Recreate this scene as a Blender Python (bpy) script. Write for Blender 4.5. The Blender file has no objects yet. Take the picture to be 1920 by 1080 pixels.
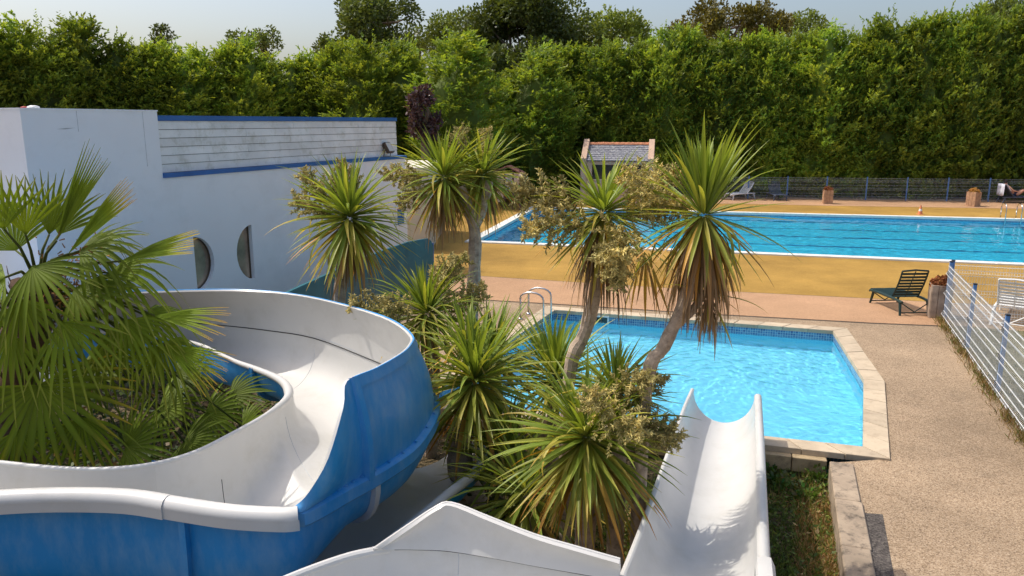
import bpy, bmesh, math, random
import numpy as np
from mathutils import Vector, Matrix
from mathutils.geometry import tessellate_polygon
R = math.radians
rnd = random.Random(7)
sc = bpy.context.scene
COL = sc.collection

# ------------------------------------------------------------------ camera
F_PX, PITCH, EYE = 1450.0, R(12.1), 4.2
cam_data = bpy.data.cameras.new('camera')
cam = bpy.data.objects.new('camera', cam_data)
COL.objects.link(cam)
cam.location = (0, 0, EYE)
cam.rotation_euler = (R(90) - PITCH, 0, 0)
cam_data.sensor_width = 36
cam_data.lens = 36 * F_PX / 1920
cam_data.clip_start = 0.1
cam_data.clip_end = 2000
sc.camera = cam

# ------------------------------------------------------------------ light
SUN_EL, SUN_AZ = R(58), R(-68)          # azimuth from +Y, clockwise positive
world = bpy.data.worlds.new('World')
sc.world = world
world.use_nodes = True
wnt = world.node_tree
bg = wnt.nodes['Background']
sky = wnt.nodes.new('ShaderNodeTexSky')
sky.sky_type = 'NISHITA'
sky.sun_disc = False
sky.sun_elevation = SUN_EL
sky.sun_rotation = SUN_AZ
sky.altitude = 0
sky.air_density = 1.0
sky.dust_density = 4.4
sky.ozone_density = 1.0
wnt.links.new(sky.outputs[0], bg.inputs[0])
bg.inputs[1].default_value = 0.15
sun_data = bpy.data.lights.new('sun', 'SUN')
sun_data.energy = 2.6
sun_data.angle = R(0.53)
sun_data.color = (1.0, 0.94, 0.84)
sun_data.cycles.is_caustics_light = True
sun = bpy.data.objects.new('sun', sun_data)
COL.objects.link(sun)
to_sun = Vector((math.sin(SUN_AZ) * math.cos(SUN_EL), math.cos(SUN_AZ) * math.cos(SUN_EL), math.sin(SUN_EL)))
sun.rotation_euler = to_sun.to_track_quat('Z', 'Y').to_euler()
sun.location = (-20, 10, 30)
vs = sc.view_settings
vs.view_transform = 'Standard'
vs.look = 'None'
vs.exposure = 0.30
vs.gamma = 1.0
vs.use_curve_mapping = False
sc.cycles.use_denoising = True
sc.cycles.max_bounces = 10
sc.cycles.transparent_max_bounces = 12

# ------------------------------------------------------------------ helpers
def ray(px, py):
    a, b = (px - 960) / F_PX, (540 - py) / F_PX
    c, s = math.cos(PITCH), math.sin(PITCH)
    return Vector((a, c + b * s, -s + b * c))
def at(px, py, z=0.0):                  # pixel of the photograph -> point of the place at height z
    d = ray(px, py)
    t = (z - EYE) / d.z
    return Vector((d.x * t, d.y * t, z))
def atD(px, py, D):                     # ... -> point at forward distance D
    d = ray(px, py)
    t = D / d.y
    return Vector((d.x * t, D, EYE + d.z * t))
def on_plane(px, py, P, n):
    d = ray(px, py)
    o = Vector((0, 0, EYE))
    t = (P - o).dot(n) / d.dot(n)
    return o + d * t
def lerp(a, b, t): return a + (b - a) * t

class MB:
    def __init__(s): s.v, s.f, s.m, s.c = [], [], [], []
    def add(s, vs, fs, mi=0, col=None):
        k = len(s.v)
        s.v += [tuple(p) for p in vs]
        s.f += [tuple(i + k for i in f) for f in fs]
        s.m += [mi] * len(fs)
        if col is None: col = (1, 1, 1)
        s.c += col if isinstance(col, list) else [col] * len(vs)
    def box(s, a, b, mi=0, M=None):
        x0, y0, z0 = a; x1, y1, z1 = b
        v = [Vector(p) for p in ((x0,y0,z0),(x1,y0,z0),(x1,y1,z0),(x0,y1,z0),(x0,y0,z1),(x1,y0,z1),(x1,y1,z1),(x0,y1,z1))]
        if M is not None: v = [M @ p for p in v]
        s.add(v, [(3,2,1,0),(4,5,6,7),(0,1,5,4),(1,2,6,5),(2,3,7,6),(3,0,4,7)], mi)
    def bbox(s, a, b, r=0.01, mi=0, M=None):          # box with chamfered edges
        bm = bmesh.new()
        bmesh.ops.create_cube(bm, size=1)
        for v in bm.verts:
            v.co = Vector([(a[i] + b[i]) / 2 + v.co[i] * (b[i] - a[i]) for i in range(3)])
        bmesh.ops.bevel(bm, geom=bm.edges[:], offset=r, segments=1, affect='EDGES')
        bm.verts.index_update()
        v = [p.co.copy() for p in bm.verts]
        if M is not None: v = [M @ p for p in v]
        s.add(v, [[w.index for w in f.verts] for f in bm.faces], mi)
        bm.free()
    def tube(s, pts, r, n=8, mi=0, cap=True, col=None):
        pts = [Vector(p) for p in pts]
        rs = r if isinstance(r, (list, tuple)) else [r] * len(pts)
        V, Fs = [], []
        up = Vector((0, 0, 1))
        prev = None
        for i, p in enumerate(pts):
            t = (pts[min(i + 1, len(pts) - 1)] - pts[max(i - 1, 0)])
            if t.length < 1e-9: t = Vector((0, 0, 1))
            t.normalize()
            if prev is None:
                a = t.cross(up)
                if a.length < 0.05: a = t.cross(Vector((1, 0, 0)))
            else:
                a = prev - t * prev.dot(t)
            a.normalize(); prev = a
            b = t.cross(a)
            for k in range(n):
                an = 2 * math.pi * k / n
                V.append(p + (a * math.cos(an) + b * math.sin(an)) * rs[i])
        for i in range(len(pts) - 1):
            for k in range(n):
                k2 = (k + 1) % n
                Fs.append((i*n+k, i*n+k2, (i+1)*n+k2, (i+1)*n+k))
        if cap:
            Fs.append(tuple(range(n))[::-1]); Fs.append(tuple(range((len(pts)-1)*n, len(pts)*n)))
        s.add(V, Fs, mi, col)
    def prism(s, poly, z0, z1, mi=0):                  # vertical prism over a polygon
        n = len(poly)
        v = [(p[0], p[1], z0) for p in poly] + [(p[0], p[1], z1) for p in poly]
        fs = [(i, (i+1) % n, n + (i+1) % n, n + i) for i in range(n)]
        tri = tessellate_polygon([[Vector((p[0], p[1], 0)) for p in poly]])
        fs += [(a+n, b+n, c+n) for a, b, c in tri] + [(c, b, a) for a, b, c in tri]
        s.add(v, fs, mi)
    def lathe(s, prof, n=20, c=(0,0,0), mi=0):
        V, Fs = [], []
        for r, z in prof:
            for k in range(n):
                a = 2*math.pi*k/n
                V.append((c[0]+r*math.cos(a), c[1]+r*math.sin(a), c[2]+z))
        for i in range(len(prof)-1):
            for k in range(n):
                k2=(k+1)%n
                Fs.append((i*n+k, i*n+k2, (i+1)*n+k2, (i+1)*n+k))
        s.add(V, Fs, mi)
    def grid(s, rows, mi=0, close=False):
        n, m = len(rows), len(rows[0])
        Fs = [(i*m+j, i*m+j+1, (i+1)*m+j+1, (i+1)*m+j) for i in range(n-1) for j in range(m-1)]
        s.add([p for r in rows for p in r], Fs, mi)
    def mesh(s, name, mats, off=Vector((0,0,0)), smooth=False):
        me = bpy.data.meshes.new(name)
        me.from_pydata([(a[0]-off.x, a[1]-off.y, a[2]-off.z) for a in s.v], [], s.f)
        for m in (mats if isinstance(mats, (list, tuple)) else [mats]): me.materials.append(m)
        me.polygons.foreach_set('material_index', s.m)
        if smooth is not False:
            me.polygons.foreach_set('use_smooth', [True] * len(s.f))
        if any(c != (1,1,1) for c in s.c):
            ca = me.color_attributes.new('tint', 'FLOAT_COLOR', 'POINT')
            ca.data.foreach_set('color', [x for c in s.c for x in (c[0], c[1], c[2], 1.0)])
        bm = bmesh.new(); bm.from_mesh(me)
        if smooth is False or smooth == 'angle' or smooth == 'weld':
            if smooth == 'weld': bmesh.ops.remove_doubles(bm, verts=bm.verts[:], dist=1e-4)
            if smooth != False or len(bm.faces) < 4000: bmesh.ops.recalc_face_normals(bm, faces=bm.faces[:])
        bm.to_mesh(me); bm.free()
        if smooth == 'angle': me.set_sharp_from_angle(angle=R(35))
        me.update()
        return me
    def build(s, name, mats, parent=None, smooth=False, local=False, loc=None):
        off = Vector((0, 0, 0))
        if parent is not None and not local: off = wloc(parent)
        if parent is None and loc is not None: off = Vector(loc)
        o = bpy.data.objects.new(name, s.mesh(name, mats, off, smooth))
        COL.objects.link(o)
        if parent is not None: o.parent = parent
        elif loc is not None: o.location = loc
        return o

def wloc(o):
    l = Vector(o.location)
    while o.parent: o = o.parent; l += Vector(o.location)
    return l
def tag(o, label=None, cat=None, group=None, kind=None):
    if label: o['label'] = label
    if cat: o['category'] = cat
    if group: o['group'] = group
    if kind: o['kind'] = kind
    return o
def thing(name, label, cat, loc=(0,0,0), rz=0, group=None):
    o = bpy.data.objects.new(name, None)
    COL.objects.link(o)
    o.location = loc
    o.rotation_euler = (0, 0, rz)
    o.empty_display_size = 0.2
    return tag(o, label, cat, group)
def child_copy(me, name, parent, loc=(0,0,0), rot=(0,0,0), scale=(1,1,1)):
    o = bpy.data.objects.new(name, me)
    COL.objects.link(o)
    o.parent = parent
    o.location = loc; o.rotation_euler = rot; o.scale = scale
    return o
def kids(o): return [c for c in bpy.data.objects if c.parent == o]
def dup(root, loc, rz=None, label=None, group=None, parent=None):
    c = root.copy(); COL.objects.link(c)
    if parent is not None: c.parent = parent
    else:
        c.location = loc
        if rz is not None: c.rotation_euler = (0, 0, rz)
        if label: c['label'] = label
        if group: c['group'] = group
    for ch in kids(root): dup(ch, None, parent=c)
    return c

# ------------------------------------------------------------------ materials
class Mat:
    def __init__(s, name):
        s.m = bpy.data.materials.new(name); s.m.use_nodes = True
        s.nt = s.m.node_tree; s.p = s.nt.nodes['Principled BSDF']; s.N = s.nt.nodes; s.L = s.nt.links
    def node(s, t, **kw):
        n = s.N.new(t)
        for k, v in kw.items(): setattr(n, k, v)
        return n
    def link(s, a, b): s.L.new(a, b)
    def pos(s):
        g = s.node('ShaderNodeNewGeometry'); return g.outputs['Position']
    def noise(s, scale, detail=4, vec=None, rough=0.6, lac=2.0):
        n = s.node('ShaderNodeTexNoise'); n.inputs['Scale'].default_value = scale
        n.inputs['Detail'].default_value = detail; n.inputs['Roughness'].default_value = rough
        s.link(vec if vec is not None else s.pos(), n.inputs['Vector'])
        return n.outputs['Fac']
    def ramp(s, fac, stops):
        r = s.node('ShaderNodeValToRGB'); e = r.color_ramp.elements
        while len(e) < len(stops): e.new(0.5)
        for i, (p, c) in enumerate(stops):
            e[i].position = p
            e[i].color = (c, c, c, 1) if isinstance(c, (int, float)) else (*c, 1)
        s.link(fac, r.inputs[0]); return r.outputs[0]
    def mix(s, fac, a, b, mode='MIX'):
        n = s.node('ShaderNodeMix', data_type='RGBA', blend_type=mode)
        for inp, v in ((n.inputs[0], fac), (n.inputs[6], a), (n.inputs[7], b)):
            if isinstance(v, (int, float)): inp.default_value = v
            elif isinstance(v, tuple): inp.default_value = (*v, 1)
            else: s.link(v, inp)
        return n.outputs[2]
    def bump(s, h, strength=0.3, dist=0.01):
        b = s.node('ShaderNodeBump'); b.inputs['Strength'].default_value = strength; b.inputs['Distance'].default_value = dist
        s.link(h, b.inputs['Height']); s.link(b.outputs[0], s.p.inputs['Normal'])
    def base(s, c):
        if isinstance(c, tuple): s.p.inputs['Base Color'].default_value = (*c, 1)
        else: s.link(c, s.p.inputs['Base Color'])
    def set(s, **kw):
        for k, v in kw.items():
            s.p.inputs[k.replace('_', ' ')].default_value = v
        return s

def simple(name, c, rough=0.5, var=0.15, scale=3.0, metal=0.0, bump=0.0, bscale=60, spec=0.5, dirt=None, each=0.0):
    M = Mat(name)
    lo = tuple(x * (1 - var) for x in c); hi = tuple(min(1, x * (1 + var)) for x in c)
    col = M.ramp(M.noise(scale, 5), [(0.3, lo), (0.7, hi)])
    if dirt:
        col = M.mix(M.ramp(M.noise(dirt[1], 6, rough=0.75), [(0.5, 0.0), (0.72, dirt[2])]), col, dirt[0])
    if each:
        oi = M.node('ShaderNodeObjectInfo')
        col = M.mix(1.0, col, M.ramp(oi.outputs['Random'], [(0.0, 1-each), (1.0, 1+each*.6)]), 'MULTIPLY')
    M.base(col)
    M.set(Roughness=rough, Metallic=metal)
    M.p.inputs['Specular IOR Level'].default_value = spec
    if bump: M.bump(M.noise(bscale, 4), bump, 0.01)
    return M.m

def gravel(name, cols, dark, scale, bump=0.5, patch=0.25, stain=(0.10,0.08,0.06)):
    M = Mat(name)
    v = M.node('ShaderNodeTexVoronoi'); v.inputs['Scale'].default_value = scale
    M.link(M.pos(), v.inputs['Vector'])
    sep = M.node('ShaderNodeSeparateColor'); M.link(v.outputs['Color'], sep.inputs[0])
    c = M.ramp(sep.outputs[0], [(0.0, dark), (0.25, cols[0]), (0.6, cols[1]), (0.95, cols[2])])
    big = M.ramp(M.noise(0.35, 6, rough=0.7), [(0.35, 1 - patch), (0.7, 1.05)])
    c = M.mix(1.0, c, big, 'MULTIPLY')
    c = M.mix(M.ramp(M.noise(1.1, 8, rough=0.8), [(0.58, 0.0), (0.75, 0.45)]), c, stain)
    M.base(c); M.set(Roughness=0.9)
    M.p.inputs['Specular IOR Level'].default_value = 0.2
    M.bump(v.outputs['Distance'], bump, 0.01)
    return M.m

M_gravel = gravel('exposed_aggregate', [(0.34,0.24,0.150),(0.42,0.305,0.195),(0.54,0.41,0.28)], (0.19,0.13,0.085), 85, 0.35, 0.38)
M_tan = gravel('tan_resin', [(0.44,0.265,0.15),(0.50,0.30,0.17),(0.56,0.345,0.205)], (0.36,0.20,0.11), 90, 0.25, 0.22, (0.27,0.15,0.08))
M_yellow = gravel('yellow_resin', [(0.40,0.235,0.050),(0.44,0.262,0.060),(0.48,0.29,0.075)], (0.33,0.19,0.042), 90, 0.25, 0.36, (0.33,0.19,0.055))
M_lawn = gravel('dry_lawn', [(0.16,0.15,0.07),(0.22,0.20,0.11),(0.28,0.25,0.16)], (0.08,0.09,0.03), 40, 0.8, 0.4, (0.10,0.12,0.03))
M_soil = gravel('bed_soil', [(0.09,0.07,0.035),(0.17,0.125,0.07),(0.30,0.22,0.12)], (0.025,0.025,0.012), 35, 0.9, 0.5, (0.03,0.045,0.012))
M_stone = simple('cream_coping', (0.52,0.42,0.295), 0.85, 0.14, 2.2, bump=0.25, dirt=((0.26,0.18,0.12), 5, 0.5), each=.14)
M_block = simple('sandy_block', (0.48,0.36,0.21), 0.9, 0.2, 4, bump=0.35, dirt=((0.12,0.08,0.05), 9, 0.6), each=.16)
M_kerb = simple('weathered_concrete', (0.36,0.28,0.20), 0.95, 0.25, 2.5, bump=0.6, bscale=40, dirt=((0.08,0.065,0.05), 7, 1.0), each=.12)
M_poolwhite = simple('white_coping', (0.74,0.73,0.68), 0.6, 0.06, 3, bump=0.1, dirt=((0.40,0.36,0.29), 4, 0.4))
M_joint = simple('dark_joint', (0.10,0.085,0.07), 0.95, 0.2, 8)
M_render_w = simple('white_render', (0.89,0.89,0.89), 0.85, 0.03, 0.5, bump=0.06, bscale=30, dirt=((0.66,0.66,0.64), 0.7, 0.35))
M_panel = simple('grimy_white_panel', (0.84,0.83,0.79), 0.7, 0.10, 1.6, bump=0.1, dirt=((0.42,0.40,0.27), 3.0, 0.55), each=.07)
M_bluetrim = simple('blue_paint_trim', (0.02,0.13,0.38), 0.5, 0.15, 2)
M_teal = simple('teal_paint', (0.012,0.115,0.14), 0.45, 0.25, 1.2, dirt=((0.03,0.20,0.22), 2, 0.4))
M_bluefence = simple('blue_powder_coat', (0.085,0.21,0.47), 0.45, 0.15, 6)
M_wire = simple('pale_wire', (0.72,0.74,0.74), 0.45, 0.08, 6)
M_cap = simple('dark_cap', (0.02,0.025,0.035), 0.5, 0.2, 8)
M_steel = simple('stainless_steel', (0.62,0.62,0.62), 0.22, 0.05, 8, metal=1.0)
M_greenpl = simple('dark_green_plastic', (0.012,0.035,0.030), 0.38, 0.25, 5)
M_greypl = simple('dark_grey_plastic', (0.06,0.075,0.11), 0.45, 0.2, 5)
M_whitepl = simple('white_plastic', (0.78,0.78,0.76), 0.4, 0.06, 5)
M_towel = simple('white_towel', (0.72,0.72,0.80), 0.95, 0.1, 9, bump=0.3)
M_wood = simple('planter_wood', (0.44,0.26,0.15), 0.8, 0.3, 7, bump=0.25)
M_wood2 = simple('weathered_planter_wood', (0.36,0.28,0.21), 0.85, 0.3, 6, bump=0.25)
M_darkwood = simple('brown_timber', (0.13,0.065,0.045), 0.75, 0.25, 7, bump=0.2)
M_rust = simple('dry_flower_rust', (0.30,0.10,0.028), 0.9, 0.35, 25)
M_ochre = simple('dry_flower_ochre', (0.50,0.25,0.05), 0.9, 0.35, 25)
M_pink = simple('pink_render', (0.56,0.38,0.27), 0.9, 0.12, 2.5, bump=0.15, dirt=((0.30,0.20,0.14), 4, 0.5))
M_slate = simple('roof_slate', (0.22,0.22,0.25), 0.6, 0.35, 6, bump=0.2, dirt=((0.42,0.42,0.34), 6, 0.7))
M_terracotta = simple('terracotta', (0.50,0.20,0.10), 0.85, 0.25, 5)
M_glass = simple('dark_window_glass', (0.02,0.028,0.03), 0.08, 0.2, 2, spec=0.8)
M_mirror = simple('bronze_glass', (0.46,0.33,0.23), 0.14, 0.5, 1.6, spec=0.7, metal=0.35)
M_orange = simple('faded_orange_plastic', (0.66,0.22,0.10), 0.5, 0.15, 6)
M_skin = simple('skin', (0.56,0.28,0.18), 0.6, 0.08, 6)
M_hair = simple('dark_hair', (0.02,0.014,0.012), 0.6, 0.3, 20)
M_navy = simple('navy_cloth', (0.015,0.02,0.06), 0.9, 0.2, 12)
M_lamp = simple('floodlight_glass', (0.62,0.58,0.50), 0.2, 0.05, 5)
M_bronze = simple('bronze_metal', (0.10,0.06,0.035), 0.5, 0.2, 6)
M_red = simple('red_paint', (0.45,0.05,0.04), 0.6, 0.2, 6)
M_lilac = simple('lilac_board', (0.46,0.40,0.50), 0.7, 0.15, 4)
M_board = simple('pale_board', (0.60,0.45,0.34), 0.8, 0.15, 4)
M_play = simple('yellow_plastic', (0.52,0.42,0.05), 0.5, 0.2, 4)
M_core = simple('inner_foliage', (0.012,0.022,0.006), 1.0, 0.4, 2, spec=0.0)
M_barkbrown = simple('brown_bark', (0.16,0.115,0.08), 0.95, 0.35, 9, bump=0.8, bscale=35)
M_barkgrey = simple('grey_brown_bark', (0.46,0.35,0.255), 0.95, 0.35, 9, bump=0.9, bscale=35, dirt=((0.10,0.07,0.05), 12, 0.8))
M_roofbrown = simple('faded_brown_roof', (0.30,0.13,0.085), 0.8, 0.25, 5)
M_fibre = simple('palm_fibre', (0.10,0.055,0.03), 0.95, 0.4, 14, bump=0.9, bscale=30)

def tile_mat():
    M = Mat('blue_mosaic')
    tc = M.node('ShaderNodeUVMap')
    b = M.node('ShaderNodeTexBrick'); b.offset = 0.0
    b.inputs['Scale'].default_value = 1.0
    for k, v in (('Brick Width', 0.05), ('Row Height', 0.05), ('Mortar Size', 0.004), ('Bias', 0.0), ('Mortar Smooth', 0.1)): b.inputs[k].default_value = v
    b.inputs['Color1'].default_value = (0.02,0.10,0.27,1); b.inputs['Color2'].default_value = (0.10,0.28,0.47,1)
    b.inputs['Mortar'].default_value = (0.42,0.55,0.62,1)
    M.link(tc.outputs[0], b.inputs['Vector'])
    M.base(b.outputs['Color']); M.set(Roughness=0.25)
    return M.m
M_tile = tile_mat()
M_liner = simple('pale_blue_liner', (0.20,0.69,0.87), 0.6, 0.05, 1.2)
M_liner_deep = simple('blue_liner', (0.06,0.60,0.80), 0.6, 0.08, 1.0)
M_lane = simple('lane_tile', (0.02,0.20,0.40), 0.5, 0.1, 2)

def water_mat(name, tint):
    M = Mat(name)
    M.set(Roughness=0.0, IOR=1.33)
    M.p.inputs['Transmission Weight'].default_value = 1.0
    M.base(tint)
    return M.m
M_water = water_mat('clear_pool_water', (0.86,0.975,0.99))
M_water2 = water_mat('deep_pool_water', (0.78,0.96,0.99))

def grp(name, c, rough, coat, var=0.05, dirt=None, chalk=None):
    M = Mat(name)
    col = M.ramp(M.noise(0.9, 5), [(0.3, tuple(x*(1-var) for x in c)), (0.7, tuple(min(1, x*(1+var)) for x in c))])
    if dirt: col = M.mix(M.ramp(M.noise(2.2, 7, rough=0.75), [(0.5, 0.0), (0.8, dirt[1])]), col, dirt[0])
    if chalk:
        mp = M.node('ShaderNodeMapping'); mp.inputs['Scale'].default_value = (1.6, 1.6, 0.55)
        M.link(M.pos(), mp.inputs['Vector'])
        col = M.mix(M.ramp(M.noise(2.4, 7, mp.outputs[0], 0.7), [(0.42, 0.0), (0.76, chalk[1])]), col, chalk[0])
    M.base(col)
    r = M.ramp(M.noise(3.0, 5), [(0.3, rough*0.8), (0.75, min(1, rough*1.5))])
    M.link(r, M.p.inputs['Roughness'])
    M.p.inputs['Coat Weight'].default_value = coat
    M.p.inputs['Coat Roughness'].default_value = 0.15
    M.bump(M.noise(7, 3), 0.05, 0.02)
    return M.m
M_fw = grp('white_gelcoat', (0.60,0.59,0.565), 0.38, 0.15, 0.03, ((0.44,0.42,0.36), 0.5))
M_fb = grp('blue_gelcoat', (0.012,0.265,0.64), 0.42, 0.2, 0.10, None, ((0.22,0.42,0.64), 0.7))
M_seam = simple('black_sealant', (0.02,0.02,0.022), 0.6, 0.2, 8)
M_greyrail = grp('grey_gelcoat', (0.52,0.54,0.57), 0.45, 0.1, 0.06)

def leaf_mat(name, c, trans=0.35, rough=0.42, var=0.35, tint=True, spec=0.4, scale=3.0):
    M = Mat(name)
    oi = M.node('ShaderNodeObjectInfo')
    lo, hi = tuple(x*(1-var) for x in c), tuple(min(1, x*(1+var)) for x in c)
    col = M.ramp(M.noise(scale, 3), [(0.3, lo), (0.7, hi)])
    rv = M.ramp(oi.outputs['Random'], [(0.0, 0.75), (1.0, 1.25)])
    col = M.mix(1.0, col, rv, 'MULTIPLY')
    if tint:
        at_ = M.node('ShaderNodeAttribute', attribute_name='tint')
        col = M.mix(1.0, col, at_.outputs['Color'], 'MULTIPLY')
    M.base(col); M.set(Roughness=rough)
    M.p.inputs['Specular IOR Level'].default_value = spec
    tr = M.node('ShaderNodeBsdfTranslucent')
    tc = M.mix(1.0, col, (1.5, 1.35, 0.6), 'MULTIPLY')
    M.link(tc, tr.inputs['Color'])
    mx = M.node('ShaderNodeMixShader'); mx.inputs[0].default_value = trans
    out = M.N['Material Output']
    M.link(M.p.outputs[0], mx.inputs[1]); M.link(tr.outputs[0], mx.inputs[2]); M.link(mx.outputs[0], out.inputs['Surface'])
    return M.m
M_conifer = leaf_mat('conifer_green', (0.205,0.280,0.044), 0.42, 0.55, 0.35, True, 0.3, 0.6)
M_broad = leaf_mat('broadleaf_green', (0.105,0.14,0.030), 0.30, 0.45, 0.35, True, 0.35, 0.7)
M_olive = leaf_mat('olive_leaf', (0.17,0.15,0.03), 0.30, 0.5, 0.35, True, 0.3, 0.7)
M_purple = leaf_mat('purple_leaf', (0.085,0.045,0.05), 0.2, 0.4, 0.4, True, 0.4, 1.5)
M_blade = leaf_mat('strap_leaf', (1.0,1.0,1.0), 0.36, 0.42, 0.12, True, 0.35, 2.0)
M_palm = leaf_mat('palm_leaf', (1.0,1.0,1.0), 0.28, 0.5, 0.15, True, 0.12, 2.0)
M_bloom = leaf_mat('cream_panicle', (0.50,0.43,0.18), 0.15, 0.7, 0.35, True, 0.2, 12)
M_ivy = leaf_mat('ground_leaf', (0.075,0.115,0.022), 0.25, 0.4, 0.4, True, 0.4, 4)
# ------------------------------------------------------------------ layout of the ground
def off_poly(P, d):                       # outward offset of a closed 2-D polygon (any winding)
    n = len(P)
    A = sum(P[i][0]*P[(i+1)%n][1] - P[(i+1)%n][0]*P[i][1] for i in range(n))
    sg = 1 if A > 0 else -1
    out = []
    for i in range(n):
        p0, p1, p2 = (Vector(P[(i+k) % n][:2]) for k in (-1, 0, 1))
        e1, e2 = (p1-p0).normalized(), (p2-p1).normalized()
        n1, n2 = Vector((e1.y, -e1.x))*sg, Vector((e2.y, -e2.x))*sg
        m = (n1+n2).normalized()
        out.append(Vector((*(p1 + m*(d/max(0.3, m.dot(n1)))), 0)))
    return out
def sheet(name, polys, z, mat):
    loops = [[Vector((p[0], p[1], 0)) for p in q] for q in polys]
    pts = [p for q in loops for p in q]
    mb = MB()
    mb.add([(p.x, p.y, z) for p in pts], [t[::-1] if False else t for t in tessellate_polygon(loops)])
    o = mb.build(name, mat)
    for p in o.data.polygons:
        if p.normal.z < 0: p.flip()
    return tag(o, kind='structure')

sp_NL, sp_NR, sp_R, sp_FR, sp_FL = at(795,751), at(1620,842), at(1621,714), at(1563,622), at(1040,583)
SP = [sp_NL, sp_NR, sp_R, sp_FR, sp_FL]
SPO = off_poly(SP, 0.30)
lp_NL, lp_NR, lp_FR, lp_FL = at(893,453), at(2130,504.5), at(2100,417.6), at(1006,390.5)
LP = [lp_NL, lp_NR, lp_FR, lp_FL]
LPO = off_poly(LP, 0.32)

kin0, kin1 = at(1555,868), at(1583,1080)      # inner edge of the kerb
kdir = (kin1-kin0).normalized()
kperp = Vector((-kdir.y, kdir.x, 0)); kperp = kperp if kperp.x > 0 else -kperp
kend = kin0 + kdir*14
w_dir = Vector((math.sin(R(20.4)), math.cos(R(20.4)), 0))
left_edge = sp_FL + (sp_FL-sp_NL).normalized()*0.0
strip = [SPO[0] + (sp_FL-sp_NL).normalized()*0.3, lerp(sp_NL, sp_FL, 0.45) + Vector((-1.6, 0.6, 0)), sp_FL + Vector((-3.6, -0.3, 0))]
BED = [kin0, kend, Vector((-14, kend.y, 0)), Vector((-14, 12.4, 0)), Vector((-3.6, 14.2, 0)), strip[2], strip[1], SPO[0] + Vector((-0.5, 0.3, 0)), SPO[0], SPO[1].lerp(kin0, 1.0)]
BED = [p.copy() for p in BED[:-1]]
mid_sp, mid_lp = off_poly(SP, 0.10), off_poly(LP, 0.08)
big = [Vector((-400,-60,0)), Vector((400,-60,0)), Vector((400,700,0)), Vector((-400,700,0))]
# the front coping lies along the bed edge, so the ground opening is pool + bed in one loop
front_a, front_b = SPO[0], kin0
opening = [kin0, kend] + BED[2:8] + [mid_sp[0], mid_sp[4], mid_sp[3], mid_sp[2], mid_sp[1], SPO[1].lerp(SPO[0], 0.02)]
sheet('ground', [big, opening, mid_lp], 0.0, M_gravel)
sheet('garden_bed', [[Vector((40,-30,0)), Vector((40,-29.9,0)), kin0+kperp*0.2, SPO[1]+Vector((0,0.1,0)), SPO[0]+Vector((0,0.3,0)), strip[1]+Vector((.1,.1,0)), strip[2], Vector((-3.6,14.3,0)), Vector((-14.2,12.6,0)), Vector((-14.2,-30,0))]], -0.32, M_soil)

# coloured surfaces (4 mm steps)
M_dark = gravel('shadowed_aggregate', [(0.075,0.065,0.06),(0.105,0.09,0.08),(0.16,0.14,0.12)], (0.04,0.035,0.03), 60)
sheet('painted_shadow_strip', [[at(1618,962), at(1655,965), at(1695,1180), at(1655,1180)]], 0.004, M_dark)  # cast shadow beside the kerb, painted as a dark strip of aggregate
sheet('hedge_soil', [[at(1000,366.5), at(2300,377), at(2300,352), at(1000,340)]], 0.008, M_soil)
LPo2 = off_poly(LP, 0.30)
yl = [at(700,508), at(890,517), at(1300,543), at(1640,560), at(1760,567), at(2300,590), at(2300,384), at(1900,383.0), at(1400,377.5), at(1000,372), at(880,366), at(800,385)]
sheet('yellow_deck', [yl, LPo2], 0.004, M_yellow)
tan_poly = [at(700,509), at(890,518), at(1300,544), at(1640,561), at(1760,568), at(1790,612), at(1640,606), at(1300,587), at(1040,570), at(900,562), at(700,556)]
sheet('tan_deck', [tan_poly], 0.008, M_tan)
jp = [at(1790,612.5), at(1640,606.5), at(1300,587.5), at(1040,570.5), at(900,562.5), at(700,556.5)]
jq = [p-Vector((0,.035,0)) for p in jp[::-1]]
sheet('paving_joint', [jp+jq], 0.006, M_joint)
far_tan = [at(1000,376), at(1400,383), at(1550,386), at(1900,391.5), at(2300,398), at(2300,376), at(1900,374), at(1400,368), at(1000,362)]
sheet('tan_path', [far_tan], 0.012, M_tan)
f_P1, f_P3 = at(1770,600.5), at(1868,739)
fdir = (f_P3-f_P1).normalized()
fper = Vector((-fdir.y, fdir.x, 0)); fper = fper if fper.x > 0 else -fper
lawn = [f_P1+fdir*0.5+fper*0.06, f_P1+fdir*14+fper*0.06, f_P1+fdir*14+fper*12, f_P1+fdir*0.5+fper*12]
sheet('lawn', [lawn], 0.014, M_lawn)
sheet('far_lawn', [[at(780,372), at(1000,371.4), at(1000,361), at(1060,352), at(800,340)]], 0.016, simple('yellowed_grass', (0.30,0.25,0.05), 0.9, 0.25, 2))

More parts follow.
